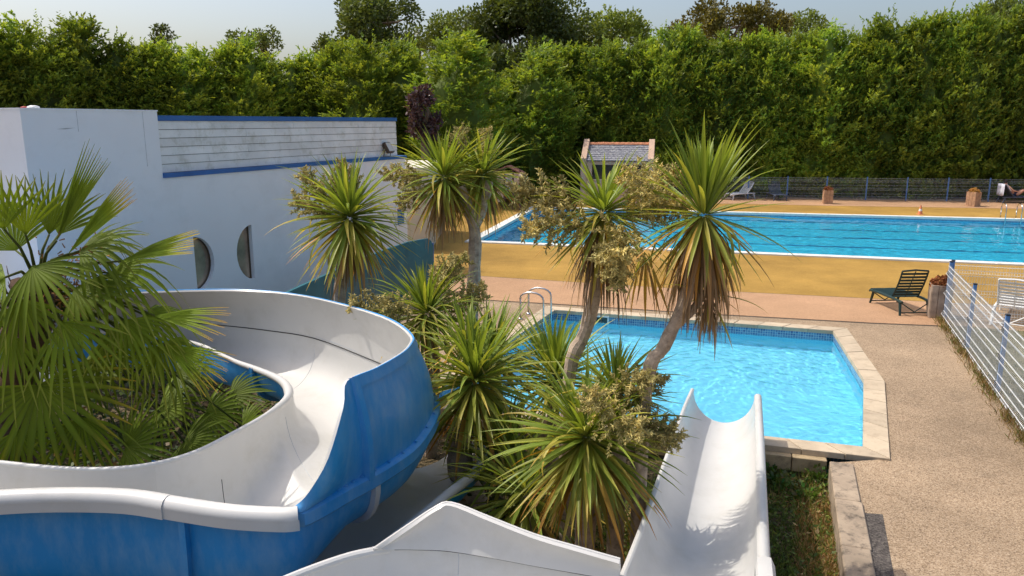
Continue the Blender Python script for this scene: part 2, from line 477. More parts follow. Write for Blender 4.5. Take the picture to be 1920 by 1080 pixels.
# ------------------------------------------------------------------ pools
def basin(P, depth, wall_mat, floor_mat, name, band):
    root = thing(name, None, None, P[0]); root['kind'] = 'structure'
    mb = MB(); n = len(P)
    mb.add([(p.x, p.y, -depth) for p in P], tessellate_polygon([[Vector((p.x, p.y, 0)) for p in P]]))
    for i in range(n):
        a, b = P[i], P[(i+1) % n]
        mb.add([(a.x,a.y,-depth),(b.x,b.y,-depth),(b.x,b.y,-band),(a.x,a.y,-band)], [(0,1,2,3)])
    o = mb.build('pool_shell', [wall_mat], root); o['kind'] = 'structure'
    o.cycles.is_caustics_receiver = True
    V, Fs, UV = [], [], []
    run = 0
    for i in range(n):
        a, b = P[i], P[(i+1) % n]; l = (b-a).length
        k = len(V); off = wloc(root)
        V += [tuple(q-off) for q in (Vector((a.x,a.y,-band)), Vector((b.x,b.y,-band)), Vector((b.x,b.y,0.0)), Vector((a.x,a.y,0.0)))]
        Fs.append((k,k+1,k+2,k+3)); UV += [(run,0),(run+l,0),(run+l,band),(run,band)]; run += l
    me = bpy.data.meshes.new('tile_band'); me.from_pydata(V, [], Fs); me.materials.append(M_tile)
    uv = me.uv_layers.new(name='UVMap')
    for i, u in enumerate(UV): uv.data[i].uv = u
    t = bpy.data.objects.new('tile_band', me); COL.objects.link(t); t.parent = root; t['kind'] = 'stuff'
    return root, o
def coping(root, P, W, step, z0, z1, mat, gap=0.014, only=None):
    O = off_poly(P, W); n = len(P); In = off_poly(P, -0.015)
    for i in range(n):
        a, b, A, B = In[i], In[(i+1) % n], O[i], O[(i+1) % n]
        L = ((b-a).length+(B-A).length)/2; k = max(1, round(L/step)); g = gap/L/2
        for j in range(k):
            t0, t1 = j/k+g, (j+1)/k-g
            q = [lerp(a,b,t0), lerp(a,b,t1), lerp(A,B,t1), lerp(A,B,t0)]
            dz = rnd.uniform(-0.003, 0.003)
            c = sum(q, Vector())/4
            top = [c + (p-c)*0.985 for p in q]
            mb = MB()
            V = [(p.x,p.y,z0) for p in q]+[(p.x,p.y,z1+dz-0.008) for p in q]+[(p.x,p.y,z1+dz) for p in top]
            Fs = [(3,2,1,0)]+[(x,(x+1)%4,4+(x+1)%4,4+x) for x in range(4)]+[(4+x,4+(x+1)%4,8+(x+1)%4,8+x) for x in range(4)]+[(8,9,10,11)]
            mb.add(V, Fs)
            mb.build('coping_stone', [mat], root)
    # mortar bed under the joints
    mb = MB(); In2 = off_poly(P, 0.004)
    for i in range(n):
        a, b, A, B = In2[i], In2[(i+1)%n], O[i], O[(i+1)%n]
        c_out = lerp(A, a, 0.02), lerp(B, b, 0.02)
        mb.add([(a.x,a.y,z1-0.02),(b.x,b.y,z1-0.02),(c_out[1].x,c_out[1].y,z1-0.02),(c_out[0].x,c_out[0].y,z1-0.02)], [(0,1,2,3)])
    mb.build('mortar', [M_joint], root)

def water(P4, z, res, seed, lams, amp, mat, name, n=46, drift=None):
    g = random.Random(seed)
    nl, nr, fr, fl = P4
    nx, ny = int(max((nr-nl).length, (fr-fl).length)/res), int(max((fl-nl).length, (fr-nr).length)/res)
    S, T = np.meshgrid(np.linspace(0,1,nx), np.linspace(0,1,ny))
    X = (1-T)*((1-S)*nl.x+S*nr.x)+T*((1-S)*fl.x+S*fr.x)
    Y = (1-T)*((1-S)*nl.y+S*nr.y)+T*((1-S)*fl.y+S*fr.y)
    Z = np.full_like(X, z)
    wx = 0.25*np.sin(0.9*X+0.5*Y)+0.2*np.sin(1.7*Y-0.6*X+1)
    wy = 0.25*np.sin(0.8*Y-0.7*X+2)+0.2*np.sin(1.5*X+0.4*Y)
    for i in range(n):
        lam = math.exp(g.uniform(math.log(lams[0]), math.log(lams[1])))
        a = g.gauss(drift, 0.8) if drift is not None else g.uniform(0, 2*math.pi)
        k = 2*math.pi/lam
        Z = Z + amp*lam*np.sin(k*(math.cos(a)*(X+wx)+math.sin(a)*(Y+wy))+g.uniform(0,6.28))
    V = np.stack([X.ravel(), Y.ravel(), Z.ravel()], 1)
    idx = np.arange(nx*ny).reshape(ny, nx)
    Fs = np.stack([idx[:-1,:-1], idx[:-1,1:], idx[1:,1:], idx[1:,:-1]], -1).reshape(-1, 4)
    me = bpy.data.meshes.new(name)
    me.vertices.add(len(V)); me.vertices.foreach_set('co', V.astype(np.float32).ravel())
    me.loops.add(len(Fs)*4); me.loops.foreach_set('vertex_index', Fs.astype(np.int32).ravel())
    me.polygons.add(len(Fs)); me.polygons.foreach_set('loop_start', np.arange(0, len(Fs)*4, 4, dtype=np.int32))
    me.polygons.foreach_set('use_smooth', np.ones(len(Fs), bool))
    me.update(calc_edges=True)
    me.materials.append(mat)
    o = bpy.data.objects.new(name, me); COL.objects.link(o)
    o['kind'] = 'structure'
    o.cycles.is_caustics_caster = True
    return o

small_pool, sp_shell = basin(SP, 1.05, M_liner, M_liner, 'small_pool', 0.30)
coping(small_pool, SP, 0.30, 0.52, -0.05, 0.03, M_stone)
water([sp_NL, sp_NR+Vector((.6,-.1,0)), sp_FR+Vector((.9,-.2,0)), sp_FL], -0.17, 0.02, 3, (0.07, 0.5), 0.0015, M_water, 'pool_water')
# skimmer mouth in the back wall, corner steps
sk = lerp(sp_FL, sp_FR, 0.17); bd = (sp_FR-sp_FL).normalized(); bn = Vector((bd.y, -bd.x, 0)); bn = bn if bn.y < 0 else -bn
mb = MB()
M4 = Matrix(((bd.x, bn.x, 0, sk.x), (bd.y, bn.y, 0, sk.y), (0, 0, 1, 0), (0, 0, 0, 1)))
for a, b in (((-.25,0.0,-.27),(.25,.025,-.235)), ((-.25,0,-.06),(.25,.025,-.03)), ((-.25,0,-.235),(-.215,.025,-.06)), ((.215,0,-.235),(.25,.025,-.06))): mb.box(a, b, 0, M4)
mb.box((-.215,.0,-.235),(.215,.006,-.06), 1, M4)
mb.build('skimmer', [M_whitepl, M_glass], small_pool)
mb = MB()
for k in ():
    mb.box((0.02,0.02,-1.04),(1.5-.35*k,1.5-.35*k,-.80+.2*k), 0, Matrix(((bd.x,bn.x,0,sp_FL.x),(bd.y,bn.y,0,sp_FL.y),(0,0,1,0),(0,0,0,1))))
# sandy blocks under the front coping, facing the garden bed
fa, fb = off_poly(SP, 0.25)[0], off_poly(SP, 0.25)[1]
fd = (fb-fa).normalized(); fo = Vector((fd.y, -fd.x, 0)); fo = fo if fo.y < 0 else -fo
L = (kin0-fa).dot(fd); nb = 14
for j in range(nb):
    Mx = Matrix(((fd.x, fo.x, 0, (fa+fd*(L*j/nb)).x), (fd.y, fo.y, 0, (fa+fd*(L*j/nb)).y), (0,0,1,0), (0,0,0,1)))
    mb = MB(); mb.bbox((0.006,-0.1,-0.25+rnd.uniform(-.004,.004)),(L/nb-0.006,0.16+rnd.uniform(-.006,.006),-0.052), 0.008, 0, Mx)
    mb.build('block', [M_block], small_pool)
mb = MB(); mb.box((0,-0.1,-0.5),(L,0.12,-0.25), 0, Matrix(((fd.x,fo.x,0,fa.x),(fd.y,fo.y,0,fa.y),(0,0,1,0),(0,0,0,1))))
mb.build('footing', [M_joint], small_pool)

large_pool, lp_shell = basin(LP, 1.7, M_liner_deep, M_liner_deep, 'large_pool', 0.12)
bpy.data.objects[lp_shell.name].data.materials[0] = M_liner_deep
coping(large_pool, LP, 0.34, 1.0, -0.05, 0.05, M_poolwhite, 0.006)
water(LP, -0.13, 0.06, 5, (0.15, 0.9), 0.0013, M_water2, 'lap_pool_water', 40)
for a, b, wd in ((at(1835,432,-1.69), at(1935,500,-1.69), 0.42),):
    d = (b-a).normalized(); p = Vector((-d.y, d.x, 0))*wd/2
    mb = MB(); mb.add([a-p+Vector((0,0,.005)), b-p+Vector((0,0,.005)), b+p+Vector((0,0,.005)), a+p+Vector((0,0,.005))], [(0,1,2,3)])
    mb.build('lane_line', [M_lane], large_pool).cycles.is_caustics_receiver = True
for t in (0.2, 0.4, 0.6, 0.8):
    a, b = lerp(lp_NL, lp_FL, t), lerp(lp_NR, lp_FR, t)
    a, b = lerp(a, b, 0.04), lerp(a, b, 0.97)
    d = (b-a).normalized(); p = Vector((-d.y, d.x, 0))*0.13
    mb = MB(); mb.add([(a-p).xy.to_3d()+Vector((0,0,-1.692)), (b-p).xy.to_3d()+Vector((0,0,-1.692)), (b+p).xy.to_3d()+Vector((0,0,-1.692)), (a+p).xy.to_3d()+Vector((0,0,-1.692))], [(0,1,2,3)])
    mb.build('lane_line', [M_lane], large_pool).cycles.is_caustics_receiver = True

# ------------------------------------------------------------------ kerb beside the bed
kw = (at(1600,870)-kin0).dot(kperp)
kerb = thing('bed_kerb', 'rough weathered concrete kerb along the garden bed right of the straight slide', 'kerb', kin0)
for j in range(9):
    a0, a1 = j*1.05+0.004, (j+1)*1.05-0.004
    Mx = Matrix(((kdir.x, kperp.x, 0, kin0.x), (kdir.y, kperp.y, 0, kin0.y), (0,0,1,0), (0,0,0,1)))
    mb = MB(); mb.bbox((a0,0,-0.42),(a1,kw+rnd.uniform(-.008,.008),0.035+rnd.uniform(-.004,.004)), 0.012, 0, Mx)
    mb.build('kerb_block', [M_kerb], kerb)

M_greyrail_ = simple('grey_crack', (0.42,0.42,0.42), 0.9, 0.2, 5)
# ------------------------------------------------------------------ white building
b0, b1 = at(305,325,3.25), at(760,291,3.25)
wd_ = (b1-b0).normalized(); wn = Vector((wd_.y, -wd_.x, 0)); wn = wn if wn.x > 0 else -wn
def wall_sz(px, py):
    p = on_plane(px, py, b0, wn); return ((p-b0).dot(wd_), p.z)
def WP(s, z, o=0.0): return b0 + wd_*s + wn*o + Vector((0,0,z-b0.z))
MW = Matrix(((wd_.x, wn.x, 0, b0.x), (wd_.y, wn.y, 0, b0.y), (0,0,1,0), (0,0,0,1)))   # x along, y out, z up
bld = thing('white_building', 'white rendered bathhouse with blue roof trims and two half moon windows', 'building', (b0.x, b0.y, 0))
Lw = (b1-b0).length
sc0, zc0 = wall_sz(37, 205)
s_blk = wall_sz(303, 322)[0]
def half_moon(x0, x1, yt, yb, flip):
    (sa, zt), (sb, zb) = wall_sz(x0, (yt+yb)/2), wall_sz(x1, (yt+yb)/2)
    zt = wall_sz((x0+x1)/2, yt)[1]; zb = wall_sz((x0+x1)/2, yb)[1]
    pts = []
    for k in range(17):
        a = -math.pi/2 + math.pi*k/16
        x = math.cos(a); zz = (zt+zb)/2 + (zt-zb)/2*math.sin(a)
        pts.append((sa+(sb-sa)*x if not flip else sb-(sb-sa)*x, zz))
    return pts
moonA, moonB = half_moon(366, 402, 441, 543, False), half_moon(444, 475, 423, 527, True)
mb = MB()
outer = [(0,-0.3),(Lw,-0.3),(Lw,3.16),(0,3.16)]
loops = [[Vector((p[0], p[1], 0)) for p in q] for q in (outer, moonA, moonB)]
pts = [p for q in loops for p in q]
mb.add([WP(p.x, p.y, 0) for p in pts], tessellate_polygon(loops))
for mo in (moonA, moonB):
    n = len(mo)
    mb.add([WP(*p, 0) for p in mo]+[WP(*p, -0.14) for p in mo], [(i,(i+1)%n,n+(i+1)%n,n+i) for i in range(n)])
mb.box((0,-0.4,-0.3),(Lw,-0.16,3.16), 0, MW)
mb.box((Lw-0.02,-6,-0.3),(Lw,-0.002,3.16), 0, MW)
mb.box((Lw-0.2,-0.158,-0.3),(Lw-0.022,-0.002,3.16), 0, MW)
mb.build('wall', [M_render_w], bld)
for mo in (moonA, moonB):
    mb = MB(); n = len(mo)
    mb.add([WP(*p, -0.12) for p in mo], tessellate_polygon([[Vector((p[0],p[1],0)) for p in mo]]))
    fr = mb.build('window', [M_mirror], bld)
    mb = MB()
    for i in range(n):
        mb.tube([WP(*mo[i], -0.11), WP(*mo[(i+1)%n], -0.11)], 0.02, 5)
    mb.build('frame', [M_bronze], fr)
mb = MB()
mb.box((sc0, -8, -0.3), (0.0, 0.0, zc0), 0, MW)
mb.build('tower_block', [M_render_w], bld)
mb = MB(); mb.box((sc0-0.01,-8,zc0), (0.012,0.012,zc0+0.025), 0, MW); mb.build('coping', [M_render_w], bld)
for s_ in (lerp(sc0, s_blk, 0.88), lerp(sc0, s_blk, 0.37)):
    mb = MB(); mb.box((s_, 0.0, zc0-(1.0 if s_ > -1.5 else 0.35)), (s_+0.005, 0.003, zc0-0.01), 0, MW)
    mb.build('crack', [M_greyrail_], bld)
cs, cz = wall_sz(122, 241)
mb = MB(); mb.add([WP(cs-.16,cz-.008,.003), WP(cs,cz-.012,.003), WP(cs+.2,cz+.012,.003), WP(cs+.02,cz+.006,.003)], [(0,1,2,3)]); mb.build('crack', [M_greyrail_], bld)
mb = MB(); mb.box((0.001,-1.2,3.16), (Lw+0.03,0.03,3.245), 0, MW); mb.build('ledge_trim', [M_bluetrim], bld)
# tilted parapet of lapped panels
tilt = R(1); ph = 0.98
def PP(s, h, o): return b0 + wd_*s + wn*(-0.10 - h*math.sin(tilt) + o*math.cos(tilt)) + Vector((0,0,3.247-b0.z + h*math.cos(tilt) + o*math.sin(tilt)))
Ls, Le = 0.0, Lw-0.30
rows = 6; rh = ph/rows
par = MB(); par.add([PP(Ls,0,-.02),PP(Le,0,-.02),PP(Le,ph,-.02),PP(Ls,ph,-.02),PP(Ls,0,-.3),PP(Le,0,-.3),PP(Le,ph,-.3),PP(Ls,ph,-.3)], [(0,1,2,3),(1,5,6,2),(5,4,7,6),(4,0,3,7),(3,2,6,7)])
par_o = par.build('parapet', [M_joint, M_render_w], bld)
for r in range(rows):
    cuts = [Ls]; x = Ls + (1.4 if r % 2 else 2.6) + rnd.uniform(-.2,.2)
    while x < Le-0.5: cuts.append(x); x += 2.6+rnd.uniform(-.1,.1)
    cuts.append(Le)
    for a, b in zip(cuts[:-1], cuts[1:]):
        h0, h1 = r*rh+0.005, (r+1)*rh-0.005
        o0, o1 = 0.016+rnd.uniform(-.003,.003), 0.004+rnd.uniform(-.002,.002)
        mb = MB(); a += .003; b -= .003
        V = [PP(a,h0,o0),PP(b,h0,o0),PP(b,h1,o1),PP(a,h1,o1),PP(a,h0,-.019),PP(b,h0,-.019),PP(b,h1,-.019),PP(a,h1,-.019)]
        mb.add(V, [(0,1,2,3),(5,4,7,6),(1,5,6,2),(4,0,3,7),(3,2,6,7),(4,5,1,0)])
        mb.build('panel', [M_panel], par_o)
mb = MB()
c0, c1 = PP(Ls,ph,0.03), PP(Le+0.03,ph,0.03)
for a, b in ((c0, c1),):
    V = []
    for p in (a, b): V += [p, p - wn*0.45, p - wn*0.45 + Vector((0,0,.10)), p + Vector((0,0,.10))]
    mb.add(V, [(0,1,2,3),(7,6,5,4),(0,4,5,1),(1,5,6,2),(2,6,7,3),(3,7,4,0)])
mb.build('cap_trim', [M_bluetrim], bld)
mb = MB(); mb.box((0,-7,3.0),(Lw-0.05,-0.45,3.3),0,MW); mb.build('roof', [M_joint], bld)
sa, za = wall_sz(741, 388); sb, zb = wall_sz(758, 422)
mb = MB(); mb.box((sa,0.001,zb),(sb,0.03,za),0,MW); wf = mb.build('window', [M_whitepl], bld)
mb = MB(); mb.box((sa+.06,0.031,zb+.06),(sb-.06,0.036,za-.06),0,MW); mb.build('pane', [M_bluetrim], wf)
mb = MB(); e0 = atD(762,300,25.5); mb.box((-5,e0.y,-0.1),(atD(803,300,25.5).x,e0.y+5,2.75)); mb.build('rear_annex', [simple('cream_render',(0.62,0.57,0.46),0.85,0.06,1)], bld)

fl_p = WP(*wall_sz(727, 289), -0.05)
fl = thing('floodlight', 'small tilted floodlight standing on the blue ledge at the end of the panelled parapet', 'floodlight', (fl_p.x, fl_p.y, 3.245), math.atan2(wd_.y, wd_.x))
Mt = Matrix.Translation((0,0,0.17)) @ Matrix.Rotation(R(-30), 4, 'X')
mb = MB(); mb.bbox((-.15,-.16,-.13),(.15,-.06,.19),.012,0,Mt); mb.build('housing', [M_bronze], fl, local=True)
mb = MB(); mb.box((-.12,-.167,-.10),(.12,-.161,.16),0,Mt); mb.build('lens', [M_lamp], fl, local=True)
mb = MB(); mb.tube([(-.17,-.05,.16),(-.17,-.02,.0),(.17,-.02,.0),(.17,-.05,.16)],.014,6); mb.build('bracket', [M_bronze], fl, local=True)
for k in range(4):
    mb = MB(); mb.box((-.13,-.06,-.09+.07*k),(.13,-.03,-.07+.07*k),0,Mt); mb.build('fin', [M_bronze], fl, local=True)

vp = WP(*wall_sz(84, 205), -0.35); vp.z = zc0+0.025
rv = thing('roof_vent', 'small white cap with a red end lying on top of the tall white block', 'vent', vp)
mb = MB(); mb.lathe([(0.0,0.0),(0.09,0.0),(0.095,0.01),(0.085,0.03),(0.04,0.045),(0.0,0.047)],14,(0.06,0,0)); mb.build('cap', [M_whitepl], rv, smooth=True, local=True)
mb = MB(); mb.lathe([(0.0,0.0),(0.05,0.0),(0.05,0.02),(0.025,0.03),(0.0,0.032)],12,(-0.09,0,0)); mb.build('plug', [M_red], rv, smooth=True, local=True)

# teal painted screen wall
def screen():
    top = [(528,552),(560,537),(600,519),(660,492),(715,470),(765,453),(800,447)]
    path = [at(x, y, 1.35) for x, y in top]
    root = thing('screen_wall', 'low teal painted screen wall curving beside the white building', 'wall', (path[-1].x, path[-1].y, 0))
    mb = MB(); rows = []
    n = len(path)
    prof = []
    for i, p in enumerate(path):
        t = (path[min(i+1,n-1)]-path[max(i-1,0)]).normalized(); q = Vector((t.y,-t.x,0))
        rows.append([p+q*(.05)+Vector((0,0,-1.7-p.z+1.35)), p+q*.05+Vector((0,0,-.04)), p+q*.03, p-q*.03, p-q*.05+Vector((0,0,-.04)), p-q*.05+Vector((0,0,-1.7))])
    # rounded end
    t = (path[-1]-path[-2]).normalized()
    for dz, ds in ((-.03,.08),(-.09,.14),(-.18,.18)):
        p = path[-1]+t*ds; q = Vector((t.y,-t.x,0))
        rows.append([p+q*.05+Vector((0,0,-1.7)), p+q*.05+Vector((0,0,dz-.04)), p+q*.03+Vector((0,0,dz)), p-q*.03+Vector((0,0,dz)), p-q*.05+Vector((0,0,dz-.04)), p-q*.05+Vector((0,0,-1.7))])
    mb.grid(rows); mb.add(rows[-1], [(0,1,2,3,4,5)])
    mb.build('panel', [M_teal], root, smooth='angle')
    p = path[-1]+t*.21
    mb = MB(); mb.tube([p+Vector((0,0,-1.6)), p+Vector((0,0,-.14))], .03, 8); mb.build('post', [M_bluetrim], root)
screen()

# ------------------------------------------------------------------ fences
def fence_panel(L, h, step=0.05, thin=1.0):
    mb = MB(); folds = [(0.10,0.16,0.22),(0.55,0.61,0.67),(0.98,1.04,1.10)]
    prof = [(0, 0.03)]
    for a, m, b in folds: prof += [(0,a),(0.045,m),(0,b)]
    prof.append((0, h+0.03))
    n = int(L/step)
    for i in range(n+1):
        x = L*i/n
        mb.tube([(x, -y, z) for y, z in prof], 0.0034*thin, 3, cap=False)
    for z in (0.05,0.10,0.22,0.36,0.55,0.67,0.82,0.98,1.10,h):
        for y in (0.006, -0.006): mb.tube([(0,y,z),(L,y,z)], 0.0045*thin, 4, cap=False)
    for y, z in ((-.045,.16),(-.045,.61),(-.045,1.04)): mb.tube([(0,y,z),(L,y,z)], 0.004*thin, 4, cap=False)
    return mb
def fence_post(h):
    mb = MB(); mb.bbox((-.03,-.02,-0.1),(.03,.04,h), .004); return mb
PANEL = {}
def fence(name, label, pts, h=1.2, group=None, clip=True):
    root = thing(name, label, 'fence', pts[0], group=group)
    pm = None
    for i, p in enumerate(pts):
        d = (pts[min(i+1,len(pts)-1)]-pts[min(i,len(pts)-2)]); rz = math.atan2(d.y, d.x)
        if 'post' not in PANEL:
            PANEL['post'] = fence_post(h+0.08).mesh('post', [M_bluefence])
            c = MB(); c.bbox((-.035,-.025,h+.08),(.035,.045,h+.105),.006); PANEL['cap'] = c.mesh('post_cap', [M_cap])
            c = MB()
            c.bbox((-.036,-.045,-.05),(.036,-.021,.05),.004)
            PANEL['clip'] = c.mesh('clip', [M_cap])
        po = child_copy(PANEL['post'], 'post', root, p-pts[0], (0,0,rz))
        child_copy(PANEL['cap'], 'post_cap', po)
        if clip:
            for z in (.16,.61,1.04): child_copy(PANEL['clip'], 'clip', po, (0,0,z))
        if i < len(pts)-1:
            L = d.length; key = round(L, 2)
            if key not in PANEL: PANEL[key] = fence_panel(L-0.06, h, 0.05 if clip else 0.062, 0.85 if clip else 0.5).mesh('mesh_panel', [M_wire])
            child_copy(PANEL[key], 'mesh_panel', root, p-pts[0]+d.normalized()*0.03-Vector((-d.y,d.x,0)).normalized()*0.032, (0,0,rz))
    return root
stepv = (f_P3-f_P1)/2
fence('mesh_fence', 'near blue post fence with pale welded mesh panels at the right edge of the paving', [f_P1+stepv*k for k in range(5)])
fence('mesh_fence', 'short return of blue post mesh fence running right from the planter by the green lounger', [f_P1+Vector((0.12,0.12,0))+(-fper if fper.x<0 else fper)*2.5*k for k in range(5)])
ff0, ff1 = at(1052,368.5), at(2010,380.5)
nf = 13
far_root = fence('mesh_fence', 'long far fence of blue posts and mesh panels in front of the clipped hedge', [lerp(ff0, ff1, k/nf) for k in range(nf+1)], clip=False)
# gate left of the far fence
g0, g1 = at(975,368), at(1010,368.2)
gd = (g1-g0); gl = gd.length; grz = math.atan2(gd.y, gd.x)
gate = thing('metal_gate', 'grey framed mesh gate left of the little slate roofed shed', 'gate', g0, grz)
mb = MB()
for a, b in (((0,0,.1),(0,0,1.55)),((gl,0,0),(gl,0,1.6)),((0,0,1.52),(gl,0,1.52)),((0,0,.8),(gl,0,.8)),((0,0,.12),(gl,0,.12))): mb.tube([a,b],.03,6)
mb.build('frame', [M_wire], gate, local=True)
mb = MB()
for k in range(1,16): mb.tube([(gl*k/16,0,.12),(gl*k/16,0,1.52)],.004,3,cap=False)
for k in range(1,10): mb.tube([(0,0,.12+.14*k),(gl,0,.12+.14*k)],.004,3,cap=False)
mb.build('mesh_panel', [M_steel], gate, local=True)

# ------------------------------------------------------------------ pool furniture
def lounger(label, mat, loc, rz, group=None, back=R(52)):
    t = thing('sun_lounger', label, 'sun lounger', loc, rz, group)
    # local: +y towards the feet, backrest at -y
    for sx in (-1, 1):
        mb = MB(); mb.tube([(sx*.32,-.62,.31),(sx*.335,-.2,.33),(sx*.335,.6,.33),(sx*.32,1.2,.30),(sx*.30,1.28,.27)],[.028,.032,.032,.03,.022],8)
        mb.build('side_rail', [mat], t, 'angle', True)
        for y0, y1 in ((-.5,-.62),(1.0,1.1)):
            mb = MB(); mb.tube([(sx*.315,y0,.31),(sx*.325,(y0+y1)/2,.16),(sx*.34,y1,.0)],[.038,.033,.028],6)
            mb.build('leg', [mat], t, 'angle', True)
    for y in (-.58, 1.06):
        mb = MB(); mb.tube([(-.32,y,.29),(.0,y,.08),(.32,y,.29)],.014,5); mb.tube([(-.33,y-.01,.07),(.33,y-.01,.07)],.014,5)
        mb.build('brace', [mat], t, 'angle', True)
    for k in range(13):
        y = -.02+.098*k
        mb = MB(); mb.bbox((-.31,y,.325),(.31,y+.065,.345),.006); mb.build('seat_slat', [mat], t, local=True)
    Mb = Matrix.Translation((0,-.05,.34)) @ Matrix.Rotation(-back, 4, 'X') @ Matrix.Rotation(math.pi, 4, 'Z')
    b = MB()
    for sx in (-1,1): b.tube([Mb @ Vector((sx*.30,y,.02-.05*math.sin(y*3.5))) for y in (0,.2,.4,.6,.74)],.022,6)
    b.tube([Mb @ Vector((-.30,.74,0)), Mb @ Vector((0,.77,0)), Mb @ Vector((.30,.74,0))],.022,6)
    b.tube([Mb @ Vector((0,0,.01)), Mb @ Vector((0,.75,-.02))],.012,5)
    bo = b.build('backrest', [mat], t, 'angle', True)
    for k in range(8):
        y = .03+.088*k
        mb = MB(); mb.bbox((-.29,y,-.008-.05*math.sin(y*3.5)+.02),(.29,y+.058,.010-.05*math.sin(y*3.5)+.02),.005,0,Mb); mb.build('back_slat', [mat], bo, local=True)
    return t
lg = lounger('dark green plastic sun lounger on the tan paving beside the near planter', M_greenpl, at(1693,583), R(4), back=R(60)); lg.scale = (1.0, 0.74, 1.0)
lounger('white plastic sun lounger standing behind the near mesh fence', M_whitepl, at(1898,603), R(-38), back=R(58))
lounger('dark grey sun lounger by the far fence left of the far planters', M_greypl, at(1453,373.5), R(176))
lounger('white sun lounger at the far fence half hidden by the tall cordyline', M_whitepl, at(1392,373), R(120))
ll = lounger('dark lounger draped with a white towel under the sunbather by the far fence', M_greypl, at(1897,380.5), R(-97))
# towel draped over that backrest
Tm = Matrix.Translation(ll.location) @ Matrix.Rotation(R(-97), 4, 'Z')
mb = MB(); rows = []
for i in range(9):
    u = i/8
    row = []
    for j in range(7):
        v = j/6
        # up the front of the backrest, over the top, down the back
        L_ = 0.30+u*1.2
        if L_ < 0.82: y, z = -.05-L_*math.cos(R(52))*1.0, .40+L_*math.sin(R(52))
        else: y, z = -.05-.82*math.cos(R(52))-.06-.05*(L_-.82), .40+.82*math.sin(R(52))+.03-(L_-.82)
        row.append(Tm @ Vector((-.34+.68*v+.02*math.sin(5*u+3*v), y-.02*math.sin(9*v+u*3), z+.012*math.sin(7*v))))
    rows.append(row)
mb.grid(rows)
tw = mb.build('towel', [M_towel], None, True, loc=rows[4][3])
tw.modifiers.new('thick', 'SOLIDIFY').thickness = 0.012
tag(tw, 'white towel hung over the backrest of the sunbather\'s lounger', 'towel')

def skin_body(name, joints, edges, root_i, mats, parent):
    me = bpy.data.meshes.new(name); me.from_pydata([j[:3] for j in joints], edges, [])
    for m in mats: me.materials.append(m)
    o = bpy.data.objects.new(name, me); COL.objects.link(o); o.parent = parent
    m = o.modifiers.new('skin', 'SKIN'); m.use_smooth_shade = True
    for i, j in enumerate(joints):
        o.data.skin_vertices[0].data[i].radius = (j[3], j[3] if len(j) < 5 else j[4])
        o.data.skin_vertices[0].data[i].use_root = (i == root_i)
    s = o.modifiers.new('sub', 'SUBSURF'); s.levels = s.render_levels = 2
    return o
pr = thing('person', 'person in dark swimwear reclining on the towel covered lounger by the far fence', 'person', ll.location, R(-97))
J = [(0,.10,.45,.12,.10),(0,-.10,.60,.135,.10),(0,-.28,.80,.15,.10),(0,-.38,.92,.07,.07),(0,-.42,1.0,.05),(0,-.41,1.12,.092,.10),
     (.12,.16,.45,.09),(.14,.50,.74,.065),(.14,.82,.42,.042),(.14,.98,.40,.035),(-.12,.16,.45,.09),(-.14,.56,.70,.065),(-.14,.90,.42,.042),(-.14,1.05,.40,.035),
     (.20,-.34,.86,.055),(.29,-.12,.66,.042),(.20,.12,.62,.03),(.16,.20,.62,.025),(-.20,-.34,.86,.055),(-.29,-.12,.66,.042),(-.20,.12,.62,.03),(-.16,.20,.62,.025)]
E_ = [(0,1),(1,2),(2,3),(3,4),(4,5),(0,6),(6,7),(7,8),(8,9),(0,10),(10,11),(11,12),(12,13),(2,14),(14,15),(15,16),(16,17),(2,18),(18,19),(19,20),(20,21)]
skin_body('body', J, E_, 0, [M_skin], pr)
mb = MB(); mb.lathe([(0.0,.13),(.05,.125),(.095,.07),(.105,0.0),(.095,-.05),(.07,-.09)],14,(0,-.435,1.135)); mb.build('hair', [M_hair], pr, True, True)
mb = MB(); mb.lathe([(.155,-.11),(.165,-.02),(.15,.10),(.145,.16)],14,(0,.08,.50)); mb.build('swimwear', [M_navy], pr, True, True)

def planter(label, loc, rz, wood, flower, h=0.72, w=0.22, tuft=0.24, group='tall wooden planters'):
    t = thing('wooden_planter', label, 'planter', loc, rz, group)
    mb = MB(); mb.box((-w+.02,-w+.02,.02),(w-.02,w-.02,h-.05)); mb.build('box', [M_darkwood], t, local=True)
    for q in range(4):
        Mq = Matrix.Rotation(q*math.pi/2, 4, 'Z')
        for k in range(3):
            x0 = -w+.004+k*(2*w/3); mb = MB()
            mb.bbox((x0,-w-.012,0.01),(x0+2*w/3-.008,-w+.014,h+rnd.uniform(-.008,.008)),.005,0,Mq); mb.build('plank', [wood], t, local=True)
    mb = MB(); g = random.Random(int(loc.x*100))
    for k in range(420):
        th, ph = g.uniform(0,2*math.pi), math.acos(g.uniform(-.15,1)); r = tuft*g.uniform(.55,1.0)
        c = Vector((r*math.sin(ph)*math.cos(th), r*math.sin(ph)*math.sin(th), h-.02+r*math.cos(ph)*.9))
        a = Vector((g.gauss(0,1),g.gauss(0,1),g.gauss(0,1))).normalized()*.035; b_ = a.cross(Vector((g.gauss(0,1),g.gauss(0,1),g.gauss(0,1)))).normalized()*.02
        mb.add([c-a,c+b_,c+a,c-b_],[(0,1,2,3)])
        if k % 6 == 0: mb.tube([(0,0,h-.1),c],.004,3,cap=False)
    p = mb.build('dry_flowers', [flower], t, local=True); p['kind'] = 'stuff'
    return t
planter('weathered grey wooden planter with rust brown dry flowers at the near fence post', at(1758,594), R(-20), M_wood2, M_rust, 0.74, 0.20, 0.25)
planter('slim wooden planter with orange brown dry flowers at the far end of the lap pool', at(1551,382), R(-12), M_wood, M_rust, 0.72, 0.22, 0.26)
